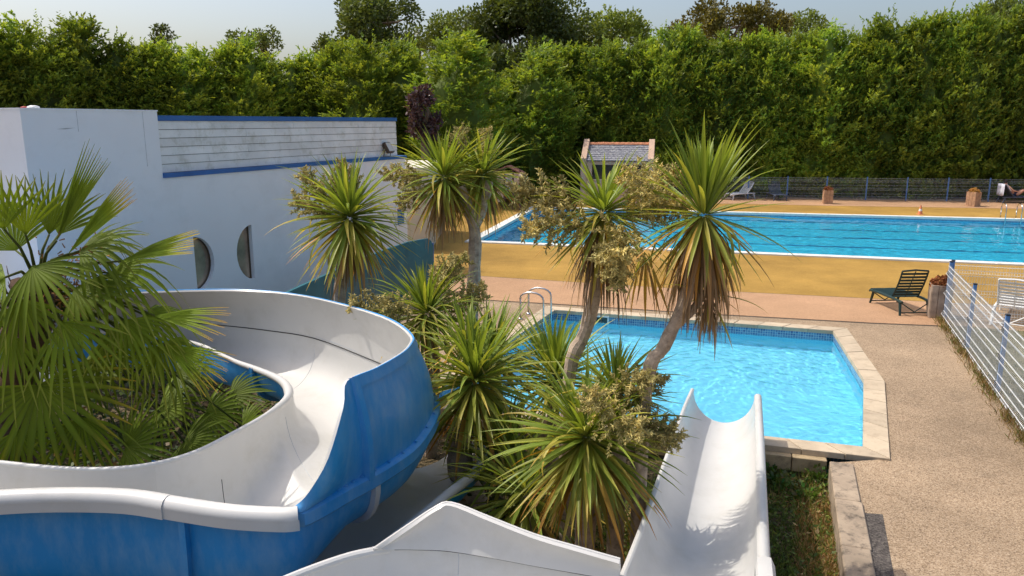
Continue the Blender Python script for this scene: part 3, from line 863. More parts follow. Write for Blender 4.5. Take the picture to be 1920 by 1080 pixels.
planter('wooden planter with yellow ochre dry flowers between the traffic cone and the sunbather', at(1823.5,387), R(30), M_wood, M_ochre, 0.74, 0.24, 0.27)

cn = thing('traffic_cone', 'small faded orange and white cone on the far edge of the lap pool', 'cone', at(1725,402))
mb = MB(); mb.bbox((-.13,-.13,0),(.13,.13,.025),.01); mb.build('base', [M_orange], cn, local=True)
mb = MB(); mb.lathe([(.105,.02),(.078,.16)],16); mb.lathe([(.058,.26),(.022,.43),(.016,.45),(0,.452)],16); mb.build('body', [M_orange], cn, True, True)
mb = MB(); mb.lathe([(.079,.16),(.059,.26)],16); mb.build('stripe', [M_whitepl], cn, True, True)

def ladder(label, p, out, h=0.62, depth=0.9, w=0.5, reach=0.45):
    out = out.normalized(); side = Vector((-out.y, out.x, 0))
    t = thing('pool_ladder', label, 'ladder', p)
    for s in (-1, 1):
        pts = []
        q = p + side*s*w/2
        pts.append(q + out*reach + Vector((0,0,0)))
        pts.append(q + out*reach + Vector((0,0,h*.75)))
        for k in range(9):
            a = math.pi*k/8
            pts.append(q + out*(reach/2-.04+ (reach/2+.04)*math.cos(a)) + Vector((0,0,h*.75+h*.25*math.sin(a))))
        pts.append(q - out*.09 + Vector((0,0,-depth)))
        mb = MB(); mb.tube(pts,.021,8); mb.build('handrail', [M_steel], t, True)
        mb = MB(); mb.lathe([(.05,.0),(.05,.012),(.024,.03)],12,tuple(q+out*reach+Vector((0,0,.004)))); mb.build('flange', [M_steel], t, True)
    for k in range(3):
        z = -.28-.25*k; mb = MB(); a, b = p+side*w/2-out*.09, p-side*w/2-out*.09
        mb.tube([a+Vector((0,0,z)), b+Vector((0,0,z))],.024,6); mb.build('rung', [M_steel], t, True)
    return t
ld = (sp_NL-sp_FL).normalized(); lo = Vector((-ld.y, ld.x, 0)); lo = lo if lo.x < 0 else -lo
ladder('curved steel handrails at the far left corner of the small pool', sp_FL+ld*0.75, lo)
bo_ = (lp_FR-lp_FL).normalized(); bo2 = Vector((-bo_.y, bo_.x, 0)); bo2 = bo2 if bo2.y > 0 else -bo2
ladder('tall steel ladder at the far right edge of the lap pool', at(1898,412.5), bo2, 0.7, 1.1, 0.62, 0.5)

# ------------------------------------------------------------------ pump shed with slate roof
s0, s1 = atD(1098,380,40.0), atD(1212,380,39.4)
sd = (s1-s0); Lsd = sd.length; srz = math.atan2(sd.y, sd.x)
shed = thing('pump_shed', 'little pink rendered shed with slate roof and raised gables behind the cordylines', 'shed', (s0.x, s0.y, 0), srz)
ez, rz_, dp = 2.28, 3.08, 1.5
mb = MB()
mb.box((0,0,0),(Lsd*.09,.2,ez-.02)); mb.box((Lsd*.91,0,0),(Lsd,.2,ez-.02)); mb.box((Lsd*.09,0,0),(Lsd*.91,.2,1.35)); mb.box((Lsd*.09,0,2.08),(Lsd*.91,.2,ez-.02))
mb.build('wall', [M_pink], shed, local=True)
mb = MB(); mb.box((0,2*dp-.2,0),(Lsd,2*dp,ez-.02)); mb.build('rear_wall', [M_pink], shed, local=True)
for x0 in (-.28, Lsd):
    mb = MB()
    pf = [(-.12,0),(2*dp+.12,0),(2*dp+.12,ez+.12),(dp,rz_+.26),(-.12,ez+.12)]
    V = [(x0,y,z) for y,z in pf]+[(x0+.28,y,z) for y,z in pf]
    mb.add(V,[(4,3,2,1,0),(5,6,7,8,9)]+[(i,(i+1)%5,5+(i+1)%5,5+i) for i in range(5)]); mb.build('gable', [M_pink], shed, local=True)
mb = MB(); sl = math.hypot(dp+.1, rz_-ez); rows_ = 9
for side in (0,1):
    Mr = (Matrix.Translation((0,-.1,ez)) if side == 0 else Matrix.Translation((Lsd,2*dp+.1,ez)) @ Matrix.Rotation(math.pi,4,'Z')) @ Matrix.Rotation(math.atan2(rz_-ez, dp+.1),4,'X')
    for r in range(rows_):
        x = -.0+(.1 if r%2 else 0); n_ = 16; w_ = Lsd/n_
        for k in range(n_ + (1 if r%2 else 0)):
            xa = max(0, k*w_-(w_/2 if r%2 else 0))+.006; xb = min(Lsd, (k+1)*w_-(w_/2 if r%2 else 0))-.006
            if xb-xa < .05: continue
            za = .02+rnd.uniform(0,.012)
            y0 = r*sl/rows_; y1 = y0+sl/rows_*1.25
            mb.add([Mr@Vector(p) for p in ((xa,y0,za+.012),(xb,y0,za+.012),(xb,y1,za-.014),(xa,y1,za-.014),(xa,y0,za-.01),(xb,y0,za-.01))],[(0,1,2,3),(4,5,1,0)])
    mb.add([Mr@Vector(p) for p in ((0,0,0),(Lsd,0,0),(Lsd,sl,0),(0,sl,0))],[(0,1,2,3)])
sr = mb.build('slates', [M_slate], shed, local=True); sr['kind'] = 'stuff'
for k in range(12):
    w_ = Lsd/12; mb = MB(); rows = []
    for i in range(2):
        rows.append([(k*w_+w_*i*.98+.004, dp+.16*math.cos(a), rz_-.03+.12*math.sin(a)+(0.012 if i else 0)) for a in [math.pi*q/6 for q in range(7)]])
    mb.grid(rows); mb.build('ridge_tile', [M_terracotta], shed, True, True)
mb = MB(); mb.box((Lsd*.09,.06,1.35),(Lsd*.91,.10,2.08)); wf = mb.build('window', [M_glass], shed, local=True)
mb = MB()
for k in range(5): mb.box((Lsd*(.09+.2*k),.04,1.35),(Lsd*(.09+.2*k)+.05,.058,2.08))
mb.build('frame', [M_darkwood], wf, local=True)
mb = MB(); mb.box((Lsd*.08,-.05,1.29),(Lsd*.92,.0,1.35)); mb.build('sill', [M_stone], shed, local=True)

# wooden play hut
h0 = at(930,392)
hut = thing('play_hut', 'narrow wooden play hut with dark posts and pale boards by the far lawn', 'play hut', h0, R(-20))
for x in (0, .45, .9, 1.25):
    mb = MB(); mb.bbox((x-.04,-.04,0),(x+.04,.04,2.0-.1*abs(x-.6)),.008); mb.build('post', [M_darkwood], hut, local=True)
for k, (x0, x1, m) in enumerate(((.05,.22,M_board),(.24,.41,M_board),(.5,.67,M_lilac),(.69,.86,M_lilac),(.94,1.21,M_board))):
    mb = MB(); mb.bbox((x0,-.012,.35 if k < 2 else .9),(x1,.012,1.8),.004); mb.build('board', [m], hut, local=True)
for z in (.55, .95):
    mb = MB(); mb.bbox((-.5,-.07,z-.03),(1.3,-.042,z+.03),.004); mb.build('rail', [M_darkwood], hut, local=True)
mb = MB()
V = [(-.1,-.12,1.85),(.62,-.12,2.15),(1.38,-.12,1.80),(-.1,.5,1.85),(.62,.5,2.15),(1.38,.5,1.80)]
mb.add(V+[(a,b,c-.06) for a,b,c in V],[(0,1,4,3),(1,2,5,4),(9,10,7,6),(10,11,8,7),(6,7,1,0),(7,8,2,1),(3,4,10,9),(4,5,11,10),(0,3,9,6),(2,8,11,5)]); mb.build('roof', [M_roofbrown], hut, local=True)
mb = MB(); mb.lathe([(0,-.02),(.26,-.02),(.26,.02),(0,.02)],18); ob = mb.build('round_sign', [M_board], hut, True, True); ob.location = (1.42,-.1,1.55); ob.rotation_euler = (R(90),0,R(10))
toy = thing('toy_chair', 'yellow toy chair on the lawn right of the play hut', 'toy', at(976,382), R(10))
mb = MB(); mb.bbox((-.25,-.2,.28),(.25,.2,.36),.03); mb.build('seat', [M_play], toy, local=True)
mb = MB(); mb.bbox((-.25,.16,.36),(.25,.22,.75),.03); mb.build('backrest', [M_play], toy, local=True)
for x in (-.2,.2):
    for y in (-.15,.15):
        mb = MB(); mb.box((x-.03,y-.03,0),(x+.03,y+.03,.28)); mb.build('leg', [M_play], toy, local=True)
# ------------------------------------------------------------------ water slides
def catmull(P, m):
    out = []; n = len(P)
    for i in range(n-1):
        p0, p1, p2, p3 = P[max(0,i-1)], P[i], P[i+1], P[min(n-1,i+2)]
        for k in range(m):
            t = k/m
            out.append(0.5*((2*p1)+(-p0+p2)*t+(2*p0-5*p1+4*p2-p3)*t*t+(-p0+3*p1-3*p2+p3)*t**3))
    out.append(P[-1].copy()); return out
def shell(rows, th, name, mats, parent, flip=False, rim=0):
    n, m = len(rows), len(rows[0])
    nor = []
    for i in range(n):
        r = []
        for j in range(m):
            a = rows[min(i+1,n-1)][j]-rows[max(i-1,0)][j]; b = rows[i][min(j+1,m-1)]-rows[i][max(j-1,0)]
            c = a.cross(b); c = c.normalized() if c.length > 1e-9 else Vector((0,0,-1))
            r.append(-c if flip else c)
        nor.append(r)
    back = [[rows[i][j]+nor[i][j]*th for j in range(m)] for i in range(n)]
    mb = MB(); mb.grid(rows, 0); mb.grid(back, 1)
    mb.grid([[rows[i][0] for i in range(n)], [back[i][0] for i in range(n)]], rim)
    mb.grid([[rows[i][-1] for i in range(n)], [back[i][-1] for i in range(n)]], rim)
    mb.grid([rows[0], back[0]], rim); mb.grid([rows[-1], back[-1]], rim)
    return mb.build(name, mats, parent, smooth='angle'), nor
def upro(I, O, depth, n=20, p=0.75, zf=None):
    f = (min(I.z, O.z) - depth) if zf is None else zf
    r = []
    for k in range(n+1):
        th = math.pi*k/n; s = 0.5-0.5*math.cos(th)
        q = lerp(I, O, s); zs = I.z if s < .5 else O.z
        zs = lerp(I.z, O.z, s)
        q.z = zs - (zs-f)*math.sin(th)**p
        r.append(q)
    return r

ZS, ZI = 1.23, 1.18
ST = [((-520,960),(-560,790),None),((-150,938),(-180,848),None),((0,927),(0,868),None),((120,922),(100,878),None),((250,925),(200,880),None),((350,940),(290,870),None),
 ((440,953),(370,847),None),((520,958),(440,812),None),((556,957),(462,800),(556,952,1.25)),((582,947),(482,789),(582,918,1.42)),((612,931),(500,778),(611,858,1.70)),
 ((642,914),(514,769),(638,765,2.02)),((672,898),(527,760),(646,715,2.13)),((722,870),(538,751),(700,690,2.12)),((772,833),(546,742),(745,665,2.10)),((806,780),(549,733),(764,648,2.07)),
 ((806,745),(546,722),(768,632,2.03)),((765,708),(534,710),(742,609,1.98)),((700,677),(512,699),(700,590,1.93)),((590,635),(480,687),(620,567,1.87)),((500,620),(450,677),(540,552,1.85)),
 ((410,610),(420,664),(440,546,1.85)),((300,602),(370,642),(320,548,1.85)),((180,600),(280,626),(190,553,1.85)),((0,603),(120,618),(0,562,1.85)),((-200,612),(-40,618),(-200,578,1.85))]
MS = 4
outer = catmull([at(*a[0], ZS) for a in ST], MS)
inner = catmull([at(*a[1], ZI) for a in ST], MS)
i8 = 8*MS
tops = catmull([at(*a[2][:2], a[2][2]) for a in ST[8:]], MS)
flume = thing('water_slide', 'curving white water slide with blue outside that loops around the fan palm', 'water slide', (outer[12*MS].x-1.2, outer[12*MS].y+1.0, -0.3))
rows = []
for i in range(len(outer)):
    fr_ = max(0, min(1, 1-(i/MS-6.5)/5))
    rows.append(upro(inner[i], outer[i], lerp(0.50+0.14*min(1, max(0, ((outer[i]-inner[i]).length-1)/0.9)), 0.98, fr_), 20, lerp(.75,.5,fr_)))
joints = [0, 5*MS, 12*MS+2, 19*MS, len(rows)-1]
tr_nor = []
for a, b in zip(joints[:-1], joints[1:]):
    o, nr = shell(rows[a:b+1], 0.03, 'trough', [M_fw, M_fb], flume); tr_nor += nr[(1 if a else 0):]
# bolted joint collars round the trough
for jn in (5*MS, 12*MS+2, 19*MS):
    d = (outer[min(jn+1,len(outer)-1)]-outer[jn-1]).normalized(); mb = MB()
    rr = []
    for dd in (-.03, .03):
        rr.append([rows[jn][k]+tr_nor[jn][k]*0.031+d*dd for k in range(21)]); 
    lo_ = [[rows[jn][k]+tr_nor[jn][k]*0.085+d*dd for k in range(21)] for dd in (.03,-.03)]
    mb.grid([rr[0], rr[1], lo_[0], lo_[1], rr[0]])
    mb.build('collar', [M_greyrail if jn == 12*MS+2 else M_fb], flume, smooth='angle')
# raised side wall
def wall_row(i):
    s, t = outer[i], tops[i-i8]
    dd = (outer[min(i+1,len(outer)-1)]-outer[i-1]); q = Vector((dd.y,-dd.x,0)).normalized()
    r = []
    for k in range(9):
        u = k/8; p = lerp(s, t, u) + q*0.05*math.sin(math.pi*u)
        r.append(p)
    return r
wr = [wall_row(i) for i in range(i8, len(outer))]
cut = 12*MS+1-i8
wn_all = []
for a, b in ((0, cut), (cut, 19*MS-i8), (19*MS-i8, len(wr)-1)):
    o, nr = shell(wr[a:b+1], 0.024, 'side_wall', [M_fw, M_fb], flume); wn_all += nr[(1 if a else 0):]
# blue rim band under the top edge
mb = MB(); S0 = cut
b0_, b1_ = [], []
rowsb = []
for i in range(S0, len(wr)):
    nn = wn_all[i][7]; t = wr[i][8]; dn = (wr[i][6]-wr[i][8]).normalized()*0.10
    rowsb.append([t+nn*.025+Vector((0,0,.001)), t+nn*.042, t+dn+nn*.042, t+dn+nn*.025])
mb.grid(rowsb); mb.add(rowsb[0], [(0,1,2,3)])
mb.build('rim_band', [M_fb], flume, smooth='angle')
# flange ledge at the joint
rowsf = []
def qn(i):
    dd = (outer[min(i+1,len(outer)-1)]-outer[max(i-1,0)]); return Vector((dd.y,-dd.x,0)).normalized()
for i in range(i8-1, len(outer)):
    q = qn(i); s = outer[i]; w = 0.085*min(1, (i-i8+2)/3)
    rowsf.append([s+q*.0+Vector((0,0,.035)), s+q*.02+Vector((0,0,.03)), s+q*(w-.02)+Vector((0,0,.02)), s+q*w+Vector((0,0,0)), s+q*w+Vector((0,0,-.10)), s+q*(w-.015)+Vector((0,0,-.12)), s+q*.0+Vector((0,0,-.12))])
mb = MB(); mb.grid(rowsf); mb.add(rowsf[0], [tuple(range(7))])
mb.build('flange', [M_fb], flume, smooth='angle')
for i in range(i8+2, 18*MS, 2):
    q = qn(i); p = outer[i]+q*.045+Vector((0,0,.028)); mb = MB(); mb.lathe([(.014,0),(.014,.012),(0,.016)],6,tuple(p)); mb.build('bolt', [M_fb], flume)
# rib on the side wall
i0 = cut; mb = MB(); rr = []
dvec = (outer[i0+i8+1]-outer[i0+i8-1]).normalized()
for k in range(9):
    nn = wn_all[i0][k]; p = wr[i0][k]
    h = 0.075*(0.35+0.65*(1-k/8)) if k < 8 else 0.03
    rr.append([p-dvec*.05+nn*.024, p-dvec*.03+nn*(h+.02), p+dvec*.03+nn*(h+.02), p+dvec*.045+nn*.024])
mb.grid(rr); mb.build('rib', [M_fb], flume, smooth='angle')
# rolled lips
def lip(pts, r, name, mats, parent, n=12, taper=True):
    mb = MB(); rs = [r]*len(pts)
    mb.tube(pts, rs, n); return mb.build(name, mats, parent, smooth='angle')
def lip_pts(a, b, r): return [outer[i]+qn(i)*(r*0.75)+Vector((0,0,-r*0.25)) for i in range(a, b+1)]
lip(lip_pts(0, 5*MS-1, .085), .085, 'lip', [M_fw], flume, 16)
lip(lip_pts(5*MS-1, i8, .078), .078, 'lip', [M_fw], flume, 16)
mb = MB(); rowsl = []
for a, b, r in ((0, 5*MS-1, .085), (5*MS-1, i8, .078)):
    rr = []
    for i in range(a, b+1):
        q = qn(i); p = outer[i]+q*(r*.75)+Vector((0,0,-r*.25))
        rr.append([p+q*r*.98, p+q*(r*.98)+Vector((0,0,-.085)), p+q*(r*.86)+Vector((0,0,-.085)), p+q*(r*.8)])
    mb.grid(rr); mb.add(rr[-1], [(0,1,2,3)]); mb.add(rr[0], [(3,2,1,0)])
mb.build('skirt', [M_fw], flume, smooth='angle')
def qi(i):
    dd = (inner[min(i+1,len(inner)-1)]-inner[max(i-1,0)]); return Vector((-dd.y,dd.x,0)).normalized()
ip = [inner[i]+qi(i)*(.02)+Vector((0,0,-.012)) for i in range(len(inner))]
mb = MB(); rs = [0.026+0.030*max(0, 1-abs(i-15.5*MS)/(5.5*MS)) for i in range(len(inner))]
ip = [inner[i]+qi(i)*(rs[i]*.85)+Vector((0,0,-rs[i]*.5)) for i in range(len(inner))]
mb.tube(ip, rs, 12); mb.build('lip', [M_fw], flume, smooth='angle')
# sealant lines
mb = MB(); mb.tube([outer[i]-qn(i)*.003+Vector((0,0,.004)) for i in range(15*MS, len(outer))], .007, 5)
mb.build('seam', [M_seam], flume)
for jn in (6*MS+2, 12*MS+2, 19*MS, 3*MS-2):
    mb = MB(); mb.tube([rows[jn][k]-tr_nor[jn][k]*.001 for k in range(1, 20)], .0032, 4); mb.build('seam', [M_seam if jn == 6*MS+2 else M_greyrail], flume)
# support posts
for jn, (du) in ((4*MS, 0), (11*MS, 0), (17*MS, 0), (22*MS, 0)):
    p = min(rows[jn], key=lambda q: q.z); mb = MB(); mb.tube([Vector((p.x,p.y,-.4)), Vector((p.x,p.y,p.z-.05))], .06, 10); mb.build('support_post', [M_steel], flume, True)

# lower channel that passes under the loop
ZC = 0.56
rim = catmull([at(560,1130,ZC+.06), at(640,1075,ZC+.04), at(700,1030,ZC+.02), at(770,975,ZC), at(835,922,ZC), at(878,888,ZC), at(900,858,ZC), at(893,828,ZC), at(860,800,ZC)], 4)
rows2, lowin = [], []
for i in range(len(rim)):
    d = rim[min(i+1,len(rim)-1)]-rim[max(i-1,0)]; q = Vector((-d.y,d.x,0)).normalized()
    lowin.append(rim[i]+q*1.0)
    rows2.append(upro(rim[i]+q*1.0, rim[i], 0.42, 16))
shell(rows2, 0.03, 'lower_trough', [M_fw, M_fb], flume)
mb = MB(); mb.tube([p+Vector((.03,-.02,-.02)) for p in rim], .052, 12); mb.build('rail', [M_greyrail], flume, smooth='angle')

# foreground curve
ZB = 1.10
SB = [((300,1215),None),((420,1140),None),((540,1085),None),((640,1048),None),((700,1034),(702,1029,1.12)),((740,1029),(762,988,1.29)),((785,1029),(815,953,1.43)),((842,1032),(846,944,1.46)),((920,1044),(915,970,1.41)),((1000,1059),(1000,1003,1.345)),((1085,1074),(1085,1028,1.30)),((1162,1088),(1163,1050,1.265))]
sB = catmull([at(*a[0], ZB) for a in SB], MS)
tB = catmull([at(*a[1][:2], a[1][2]) for a in SB[4:]], MS)
fore = thing('water_slide', 'white slide curve at the bottom edge with black sealant line and pointed raised wall', 'water slide', (sB[20].x, sB[20].y-.4, -0.3))
rowsB = []
for i in range(len(sB)):
    d = sB[min(i+1,len(sB)-1)]-sB[max(i-1,0)]; q = Vector((d.y,-d.x,0)).normalized()
    rowsB.append(upro(sB[i], sB[i]+q*1.0, 0.48, 16))
shell(rowsB, 0.03, 'trough', [M_fw, M_fb], fore)
wB = []
for i in range(4*MS, len(sB)):
    s, t = sB[i], tB[i-4*MS]; d = sB[min(i+1,len(sB)-1)]-sB[max(i-1,0)]; q = Vector((-d.y,d.x,0)).normalized()
    wB.append([lerp(s,t,k/6)+q*.03*math.sin(math.pi*k/6) for k in range(7)])
shell(wB, 0.028, 'side_wall', [M_fw, M_fw], fore)
mb = MB(); mb.tube([p+Vector((0,.025,-.015)) for p in sB[:5*MS]], .034, 10); mb.build('lip', [M_fw], fore, smooth='angle')
mb = MB(); mb.tube([wB[i][6]+Vector((0,.012,-.006)) for i in range(len(wB))], .015, 8); mb.build('lip', [M_fw], fore, smooth='angle')
mb = MB(); mb.tube([p+Vector((0,-.004,.004)) for p in sB[5*MS:]], .012, 5); mb.build('seam', [M_seam], fore)
jj = 3*MS+1; mb = MB(); mb.tube([p+Vector((0,-.001,.001)) for p in wB[jj]], .003, 4); mb.tube([p+Vector((0,0,.001)) for p in rowsB[jj+4*MS][0:8]], .003, 4); mb.build('seam', [M_greyrail], fore)
for k in (10, 30):
    p = rowsB[k][8]; mb = MB(); mb.tube([Vector((p.x,p.y,-.4)), Vector((p.x,p.y,p.z-.05))], .06, 10); mb.build('support_post', [M_steel], fore, True)

# straight exit chute
ZL = [(1301,729,.62),(1286,764,.655),(1263,830,.72),(1240,896,.81),(1207,990,.98),(1172,1080,1.12),(1120,1210,1.30)]
ZR = [(1415,741,.62),(1416,772,.655),(1418,838,.72),(1419,905,.81),(1420,985,.98),(1421,1060,1.12),(1425,1185,1.30)]
cl, cr = catmull([at(*p) for p in ZL], 5), catmull([at(*p) for p in ZR], 5)
chute = thing('straight_slide', 'straight white slide chute ending over the near edge of the small pool', 'water slide', (cl[8].x+.4, cl[8].y, -0.3))
rowsC = [upro(cr[i], cl[i], 0.44+0.06*i/len(cl), 22, 0.95) for i in range(len(cl))]
o, cn_ = shell(rowsC, 0.026, 'trough', [M_fw, M_fw], chute, flip=False)
mb = MB(); mb.tube([p+Vector((.045,0,-.03)) for p in cr], .05, 12); mb.build('lip', [M_fw], chute, smooth='angle')
mb = MB(); mb.tube([p+Vector((-.02,0,-.015)) for p in cl], .026, 10); mb.build('lip', [M_fw], chute, smooth='angle')
for k in (7, 15, 24):
    a, b = rowsC[k][6], rowsC[k][16]; mb = MB(); p = (a+b)/2
    zb = -0.4 if k > 4 else -1.0
    zt = min(q.z for q in rowsC[k])-.09
    for q in (a, b): mb.tube([Vector((q.x,q.y,zb)), Vector((q.x,q.y,zt))], .035, 8)
    mb.tube([Vector((a.x,a.y,zt)), Vector((b.x,b.y,zt))], .03, 8)
    mb.build('support_frame', [M_steel], chute, True)
# raised white shield at the near right end
sh = [at(1416,1062,1.17), at(1420,1046,1.19), at(1433,1042,1.19), at(1446,1046,1.19), at(1453,1062,1.17)]
mb = MB(); dn = (cr[-1]-cr[-8]).normalized()*1.2
mb.grid([[p for p in sh], [p+dn*.33+Vector((0,0,.02)) for p in sh], [p+dn+Vector((.1,0,.03)) for p in sh]]); mb.add([sh[0],sh[1],sh[2],sh[3],sh[4],sh[4]+Vector((0,0,-.3)),sh[0]+Vector((0,0,-.3))],[tuple(range(7))])
mb.grid([[sh[4], sh[4]+dn*.33, sh[4]+dn+Vector((.1,0,0))],[sh[4]+Vector((.01,0,-.3)), sh[4]+dn*.33+Vector((0.01,0,-.3)), sh[4]+dn+Vector((.1,0,-.3))]])
mb.build('shield', [M_fw], chute, smooth='angle')
# ------------------------------------------------------------------ hedge conifers and trees
def leafq(mb, c, a, l, w, g, col, up=None):
    a = a.normalized()
    s = a.cross(Vector((g.gauss(0,1), g.gauss(0,1), g.gauss(0,1))))
    if s.length < 1e-5: s = Vector((1,0,0))
    s.normalize()
    mb.add([c, c+a*l*.45+s*w*.5, c+a*l, c+a*l*.45-s*w*.5], [(0,1,2,3)], 0, col)
def conifer_mesh(seed, H=9.0, Rm=1.55, ns=2300, nl=10, spread=1.0):
    g = random.Random(seed); mb = MB()
    ph = [g.uniform(0,6.28) for _ in range(6)]
    def rad(z, th):
        u = max(0, min(1, z/H)); b = Rm*(1-u**4)**.5*(0.82+0.18*min(1,u*5))
        if u > .72: b *= 1-.55*((u-.72)/.28)
        return b*(1+.10*math.sin(3*th+ph[0]+z*.9)+.10*math.sin(2*th-z*1.7+ph[1])+.08*math.sin(5*th+z*2.3+ph[2]))
    # opaque inside, leaf material in a slightly darker tint
    nz, nt = 16, 14; rows_ = []
    for i in range(nz+1):
        z = .25+(H*.95-.25)*i/nz
        rows_.append([Vector((rad(z,t)*.55*math.cos(t), rad(z,t)*.55*math.sin(t), z)) for t in [2*math.pi*k/nt for k in range(nt+1)]])
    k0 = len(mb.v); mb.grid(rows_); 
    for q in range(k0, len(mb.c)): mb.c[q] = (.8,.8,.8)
    nt_ = ns//9
    for i in range(nt_):
        z = H*(1-(1-g.random())**.85)*.99+.1; th = g.uniform(0, 2*math.pi)
        rd = Vector((math.cos(th), math.sin(th), 0)); sd = Vector((-rd.y, rd.x, 0))
        c0 = rd*rad(z, th)*g.uniform(.55,1.0)**.7+Vector((0,0,z))
        tv = g.uniform(.85,1.15)*(1.15 if g.random() < .12 else 1); yel = g.uniform(.85,1.10); ts = g.uniform(.26,.46)
        tax = (rd*.8+Vector((0,0,.6))).normalized()
        for j in range(9):
            p = c0+tax*g.uniform(-.3,.3)+sd*g.gauss(0,ts*.55)+Vector((0,0,g.gauss(0,ts*.5)))
            ax = (rd*g.uniform(.35,.9)*spread+sd*g.gauss(0,.35)+Vector((0,0,g.uniform(.4,1.0)))).normalized()
            sl = g.uniform(.30,.6); v = tv*g.uniform(.85,1.15)
            for k in range(nl):
                t = k/nl; c = p+ax*sl*(t-.3)
                d = ax+Vector((g.gauss(0,.55),g.gauss(0,.55),g.gauss(.1,.45)))
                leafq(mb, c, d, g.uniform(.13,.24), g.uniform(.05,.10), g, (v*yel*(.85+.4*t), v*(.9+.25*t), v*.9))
    for k in range(7):      # leader shoots
        p = Vector((g.gauss(0,.35), g.gauss(0,.35), H*g.uniform(.9,.97)))
        hh = g.uniform(.4,1.1)
        for q in range(16):
            leafq(mb, p+Vector((0,0,hh*q/16)), Vector((g.gauss(0,.6),g.gauss(0,.6),.8)), .2*(1.2-q/20), .07, g, (1.05,1.05,.9))
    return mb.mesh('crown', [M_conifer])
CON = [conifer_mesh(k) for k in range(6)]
tk = MB(); tk.tube([(0,0,-.2),(0,0,2.0),(.05,0,7.0)], [.16,.13,.04], 8); TRK = tk.mesh('trunk', [M_barkbrown])
def conifer(p, H, seed, label, group, wide=1.0):
    g = random.Random(seed)
    t = thing('conifer', label, 'conifer', (p.x, p.y, 0), g.uniform(0, 6.28), group)
    s = H/9.0
    child_copy(TRK, 'trunk', t, scale=(1,1,s))
    child_copy(CON[seed % len(CON)], 'crown', t, scale=(wide,wide,s))
    return t
# right hedge: along the far fence
ha, hb = at(1010,368)+Vector((0,2.3,0)), at(2030,380)+Vector((0,2.2,0))
L = (hb-ha).length; n = int(L/1.05)
TOPX = [(900,135),(960,128),(1000,100),(1060,95),(1100,88),(1180,80),(1250,72),(1330,72),(1400,68),(1500,62),(1600,58),(1700,48),(1800,40),(1860,30),(1920,24),(2050,20)]
def interp(x, T):
    for (a, b), (c, d) in zip(T[:-1], T[1:]):
        if a <= x <= c: return b+(d-b)*(x-a)/(c-a)
    return T[0][1] if x < T[0][0] else T[-1][1]
def px_of(p):
    c, s = math.cos(PITCH), math.sin(PITCH); d = p-Vector((0,0,EYE))
    zc = d.y*c-d.z*s
    return 960+F_PX*d.x/zc
def top_h(p, T): 
    y = interp(px_of(Vector((p.x,p.y,8))), T)
    return atD(960, y, p.y).z
for k in range(n+1):
    p = lerp(ha, hb, k/n)+Vector((rnd.uniform(-.2,.2), rnd.uniform(-.35,.35), 0))
    conifer(p, top_h(p, TOPX)+rnd.uniform(-.35,.45), k, 'tall dense conifer in the clipped hedge behind the far fence', 'conifers of the hedge behind the lap pool', rnd.uniform(1.05,1.3))
# left hedge behind the white building
TOPL = [(-300,20),(0,30),(60,48),(120,52),(200,72),(300,80),(400,88),(500,96),(600,98),(680,88),(740,88),(800,100)]
la, lb = Vector((-30,30,0)), Vector((-9.5,45.5,0))
L = (lb-la).length; n = int(L/1.1)
for k in range(n+1):
    p = lerp(la, lb, k/n)+Vector((rnd.uniform(-.3,.3), rnd.uniform(-.4,.4), 0))
    conifer(p, top_h(p, TOPL)+rnd.uniform(-.5,.5), k+3, 'bushy conifer in the tall hedge behind the white building', 'conifers behind the white building', rnd.uniform(1.1,1.4))
for px, D, top, w in ((640,44,95,1.2),(690,42.5,82,1.3),(745,43.5,80,1.25),(780,45,92,1.1)):
    p = atD(px, 300, D); p.z = 0
    conifer(p, atD(px, top, D).z, px, 'bushy conifer in the tall hedge behind the white building', 'conifers behind the white building', w)
p = atD(862,300,41.0)
conifer(p, atD(862,72,41).z, 4, 'broad rounded bright green conifer right of the purple leaved shrub', None, 1.6)
p = atD(955,300,45.0)
conifer(p, atD(940,150,45).z, 2, 'shorter rounded conifer at the left end of the hedge behind the far fence', None, 1.3)
p = atD(1005,300,44.0)
conifer(p, atD(1005,97,44).z, 1, 'round topped conifer above the gate at the left end of the far hedge', None, 1.45)

